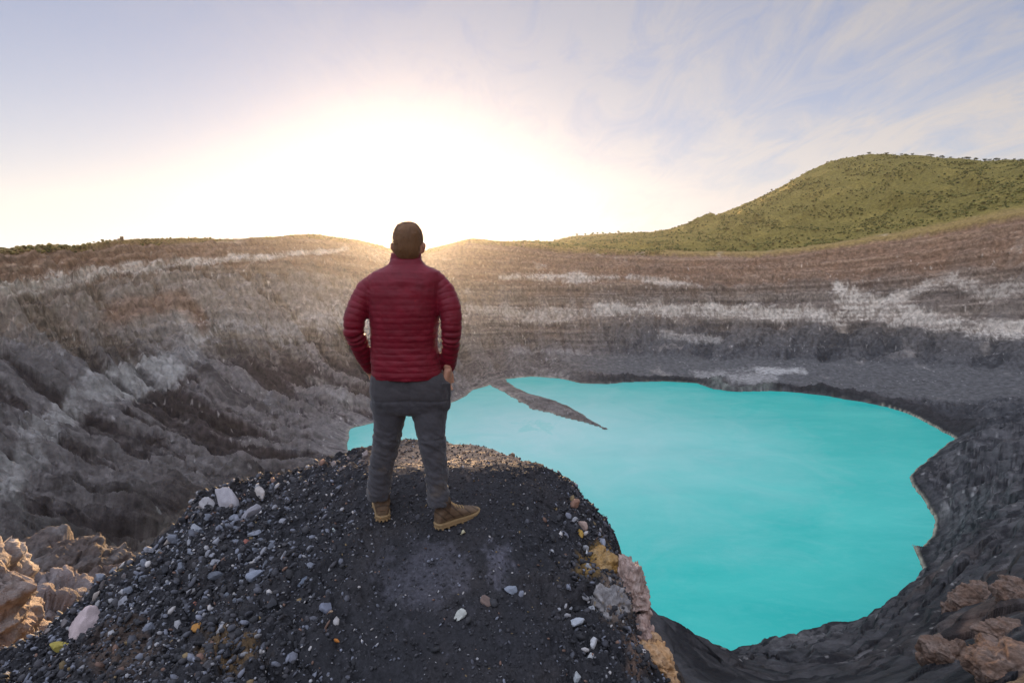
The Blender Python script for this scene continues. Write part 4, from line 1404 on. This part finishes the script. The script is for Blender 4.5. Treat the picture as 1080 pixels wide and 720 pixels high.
Pn = V[ids] / np.linalg.norm(V[ids], axis=1)[:, None]
tg = rgh.normal(size=(3500, 3)) * .35 + np.array([0, -.3, -.35])
tip = hv[ids] + (Pn + tg * .8) * .011 * rgh.uniform(.4, 1.1, (3500, 1))
sd_ = np.cross(Pn, rgh.normal(size=(3500, 3))); sd_ /= np.linalg.norm(sd_, axis=1)[:, None]
SV = np.stack([hv[ids] + sd_ * .0007, hv[ids] - sd_ * .0007, tip], 1).reshape(-1, 3)
st_ = person_mesh('hair_strands', SV, np.arange(3500 * 3).reshape(-1, 3), hair_m, hair, smooth=False)
st_['kind'] = 'stuff'

# --- trousers
bm = bmesh.new()
ring_loft(bm, [prow(391, 396, 464, .112), prow(396, 392.5, 469, .120), prow(404, 391.5, 474, .126), prow(413, 391, 475.5, .130), prow(422, 391.3, 475, .126), prow(430, 392, 474, .110), prow(434, 396, 470, .085)], 34, 2.6)
ring_loft(bm, legrows(LEG_L, .02), 26, 2.2); ring_loft(bm, legrows(LEG_R, -.06), 26, 2.2)
V, Nn, F = fused(bm, .0058, 3)
zz = V[:, 2]
zy, zk = LP3(430, 417).z, LP3(430, 462).z
yl = zy - .012 * np.abs(V[:, 0] - PX0) / .2
legx = np.where(V[:, 0] < PX0 + .015, -1, 1)
low = 1 - sstep(-1.30, -1.05, zz)
d = -.004 * np.exp(-((zz - yl) / .004) ** 2) - .0035 * np.exp(-((zz - zk - .02 * (legx > 0)) / .004) ** 2)
d += .010 * n3(V * np.array([1, 1, .7]), 8, 401, 4, .55) + .011 * (n3(V * np.array([1.1, 1.1, 1.3]) + V[:, [2, 0, 0]] * np.array([.5, 0, .4]), 12, 405, 3, .5, True) - .2) * (.35 + low + np.exp(-((zz - zk) / .07) ** 2))
d += .006 * np.exp(-((zz + .88) / .05) ** 2) * n3(V, 22, 409, 3)
d += -.004 * np.exp(-((V[:, 0] - (PX0 + .012)) / .004) ** 2) * (zz > LP3(430, 430).z) * (V[:, 1] < PY0)
TV = V + Nn * d[:, None]
base = np.array([.060, .057, .064])
tcol = np.zeros((len(V), 3)) + base
m = sstep(zy - .01, zy + .01, zz)[:, None] * .6
tcol = tcol * (1 - m) + np.array([.050, .044, .046]) * m
m = (sstep(.0, .45, n3(V, 9, 421, 4, .6)) * (1 - sstep(-1.22, -1.12, zz)))[:, None] * .5
tcol = tcol * (1 - m) + np.array([.15, .115, .085]) * m
trousers = person_mesh('trousers', TV, F, trouser_m, person, col=tcol)
# pocket flaps at the hips
for (x0_, x1_, y0_, y1_) in ((466, 475.2, 404, 430), ):
    a = LP3(x0_, y0_, -.085); b_ = LP3(x1_, y0_, -.035); c = LP3(x1_ - .6, y1_, -.03); d_ = LP3(x0_, y1_, -.08)
    off = Vector((.25, -.97, 0)) * .007
    pv = [a, b_, c, d_, a + off, b_ + off, c + off, d_ + off]
    person_mesh('pocket', [tuple(v) for v in pv], [(0, 3, 2, 1), (4, 5, 6, 7), (0, 1, 5, 4), (1, 2, 6, 5), (2, 3, 7, 6), (3, 0, 4, 7)], trouser_m, trousers, smooth=False,
                col=np.zeros((8, 3)) + base * .8)


# --- boots
def boot(origin, ang):
    """heel at y=0, toe towards +y, sole bottom at z=0"""
    e_ = bpy.data.objects.new('boot', None); COL.objects.link(e_); e_.parent = person
    e_.location = Vector(origin) - root_loc
    e_.rotation_euler.z = ang
    #           y     half w  top z   floor z
    prof = [(-.008, .020, .070), (.002, .036, .100), (.018, .042, .125), (.06, .045, .135), (.095, .046, .125), (.125, .047, .098), (.16, .050, .080),
            (.20, .052, .068), (.235, .050, .060), (.265, .042, .052), (.285, .030, .043), (.295, .014, .034)]
    bm = bmesh.new()
    ring_loft(bm, [(Vector((0, y, (h + .022) / 2)), Vector((w_, 0, 0)), Vector((0, 0, (h - .022) / 2))) for y, w_, h in prof], 30, 2.5)
    limb(bm, [(Vector((0, .048, .09)), .046), (Vector((0, .046, .125)), .047), (Vector((0, .042, .150)), .049)], 24)
    V, Nn, F = fused(bm, .004, 3)
    V = V + Nn * (.0025 * n3(V, 28, 501, 4, .55) - .002 * np.exp(-((V[:, 1] - .215) / .004) ** 2) - .002 * np.exp(-((V[:, 2] - .05 - .1 * np.maximum(0, .06 - V[:, 1])) / .003) ** 2))[:, None]
    c = np.zeros((len(V), 3)) + np.array([.12, .075, .045])
    lo_ = 1 - sstep(.035, .055, V[:, 2]); tp = sstep(.10, .13, V[:, 2])
    m = np.clip(lo_ * .7 + sstep(.0, .4, n3(V, 14, 511, 4)) * .3, 0, 1)[:, None]
    c = c * (1 - m) + np.array([.20, .135, .08]) * m
    m = tp[:, None] * .6
    c = c * (1 - m) + np.array([.05, .035, .03]) * m
    pnl = (np.abs(np.mod(V[:, 1] * 1.0 + V[:, 2] * .9, .055) - .027) < .006)[:, None] * (V[:, 2:3] > .04)
    c = np.where(pnl, c * .55, c)
    u = mesh_obj('upper', V, F, boot_m, e_, col=c)
    outl = [(-.006, .022), (-.012, .0), (-.006, -.022), (.01, -.040), (.05, -.045), (.10, -.043), (.15, -.049), (.20, -.055), (.245, -.052), (.275, -.040), (.297, -.020), (.303, 0),
            (.297, .020), (.275, .042), (.245, .053), (.20, .055), (.15, .047), (.10, .041), (.05, .045), (.01, .040)]
    bm = bmesh.new()
    lay = []
    for z_, g_ in ((0, .96), (.004, 1.0), (.010, 1.0), (.012, .97), (.015, 1.02), (.026, 1.03), (.032, .99)):
        lay.append([bm.verts.new((w_ * g_, .145 + (y - .145) * g_, z_ + (.010 * sstep(.24, .30, np.array(y)) if z_ < .02 else .004 * sstep(.24, .3, np.array(y))))) for y, w_ in outl])
    n_ = len(outl)
    for A, B in zip(lay[:-1], lay[1:]):
        for q in range(n_):
            bm.faces.new((A[q], A[(q + 1) % n_], B[(q + 1) % n_], B[q]))
    bm.faces.new(lay[0][::-1]); bm.faces.new(lay[-1])
    bmesh.ops.recalc_face_normals(bm, faces=bm.faces)
    # tread lugs round the edge
    for q in range(n_):
        y, w_ = outl[q]
        bmesh.ops.create_cube(bm, size=1, matrix=Matrix.Translation((w_ * .95, .145 + (y - .145) * .97, -.001)) @ Matrix.Diagonal((.012, .010, .008, 1)))
    me = bpy.data.meshes.new('sole'); bm.to_mesh(me); bm.free(); me.materials.append(sole_m)
    so = bpy.data.objects.new('sole', me); COL.objects.link(so); so.parent = e_
    bm = bmesh.new()
    for i, (y, z_) in enumerate(((.175, .079), (.155, .086), (.135, .097), (.117, .109), (.102, .122))):
        limb(bm, [(Vector((-.024, y, z_ - .004)), .003), (Vector((0, y + .004, z_ + .005)), .003), (Vector((.024, y, z_ - .004)), .003)], 8, ZW)
    bmesh.ops.recalc_face_normals(bm, faces=bm.faces)
    me = bpy.data.meshes.new('laces'); bm.to_mesh(me); bm.free(); me.materials.append(lace_m)
    la = bpy.data.objects.new('laces', me); COL.objects.link(la); la.parent = e_
    return e_


for (hx, hy, yo, ang) in ((404, 545, -.02, R(16)), (461, 554, -.085, R(-50))):
    p = LP3(hx, hy, yo)
    fx, fy = p.x - math.sin(ang) * .13, p.y + math.cos(ang) * .13
    gz = max(ground_z(p.x, p.y, .04), ground_z(fx, fy, .04))
    print('boot ground', gz, 'wanted', p.z)
    boot((p.x, p.y, gz - .008), ang)


# ------------------------------------------------------------------ haze
def add_haze():
    m = bpy.data.materials.new('haze')
    m.use_nodes = True
    t = m.node_tree
    t.nodes.clear()
    o = t.nodes.new('ShaderNodeOutputMaterial')
    v = t.nodes.new('ShaderNodeVolumePrincipled')
    v.inputs['Color'].default_value = (.93, .93, 1.0, 1)
    v.inputs['Density'].default_value = .000029
    v.inputs['Anisotropy'].default_value = .80
    t.links.new(v.outputs[0], o.inputs['Volume'])
    a = (-2150, -1800, LAKE_Z - 20); c = (2150, 2500, 235)
    V = [(x, y, z) for x in (a[0], c[0]) for y in (a[1], c[1]) for z in (a[2], c[2])]
    F = [(0, 1, 3, 2), (4, 6, 7, 5), (0, 4, 5, 1), (2, 3, 7, 6), (0, 2, 6, 4), (1, 5, 7, 3)]
    mesh_obj('haze', V, F, m, smooth=False, kind='stuff', label='thin golden morning haze filling the crater')


add_haze()
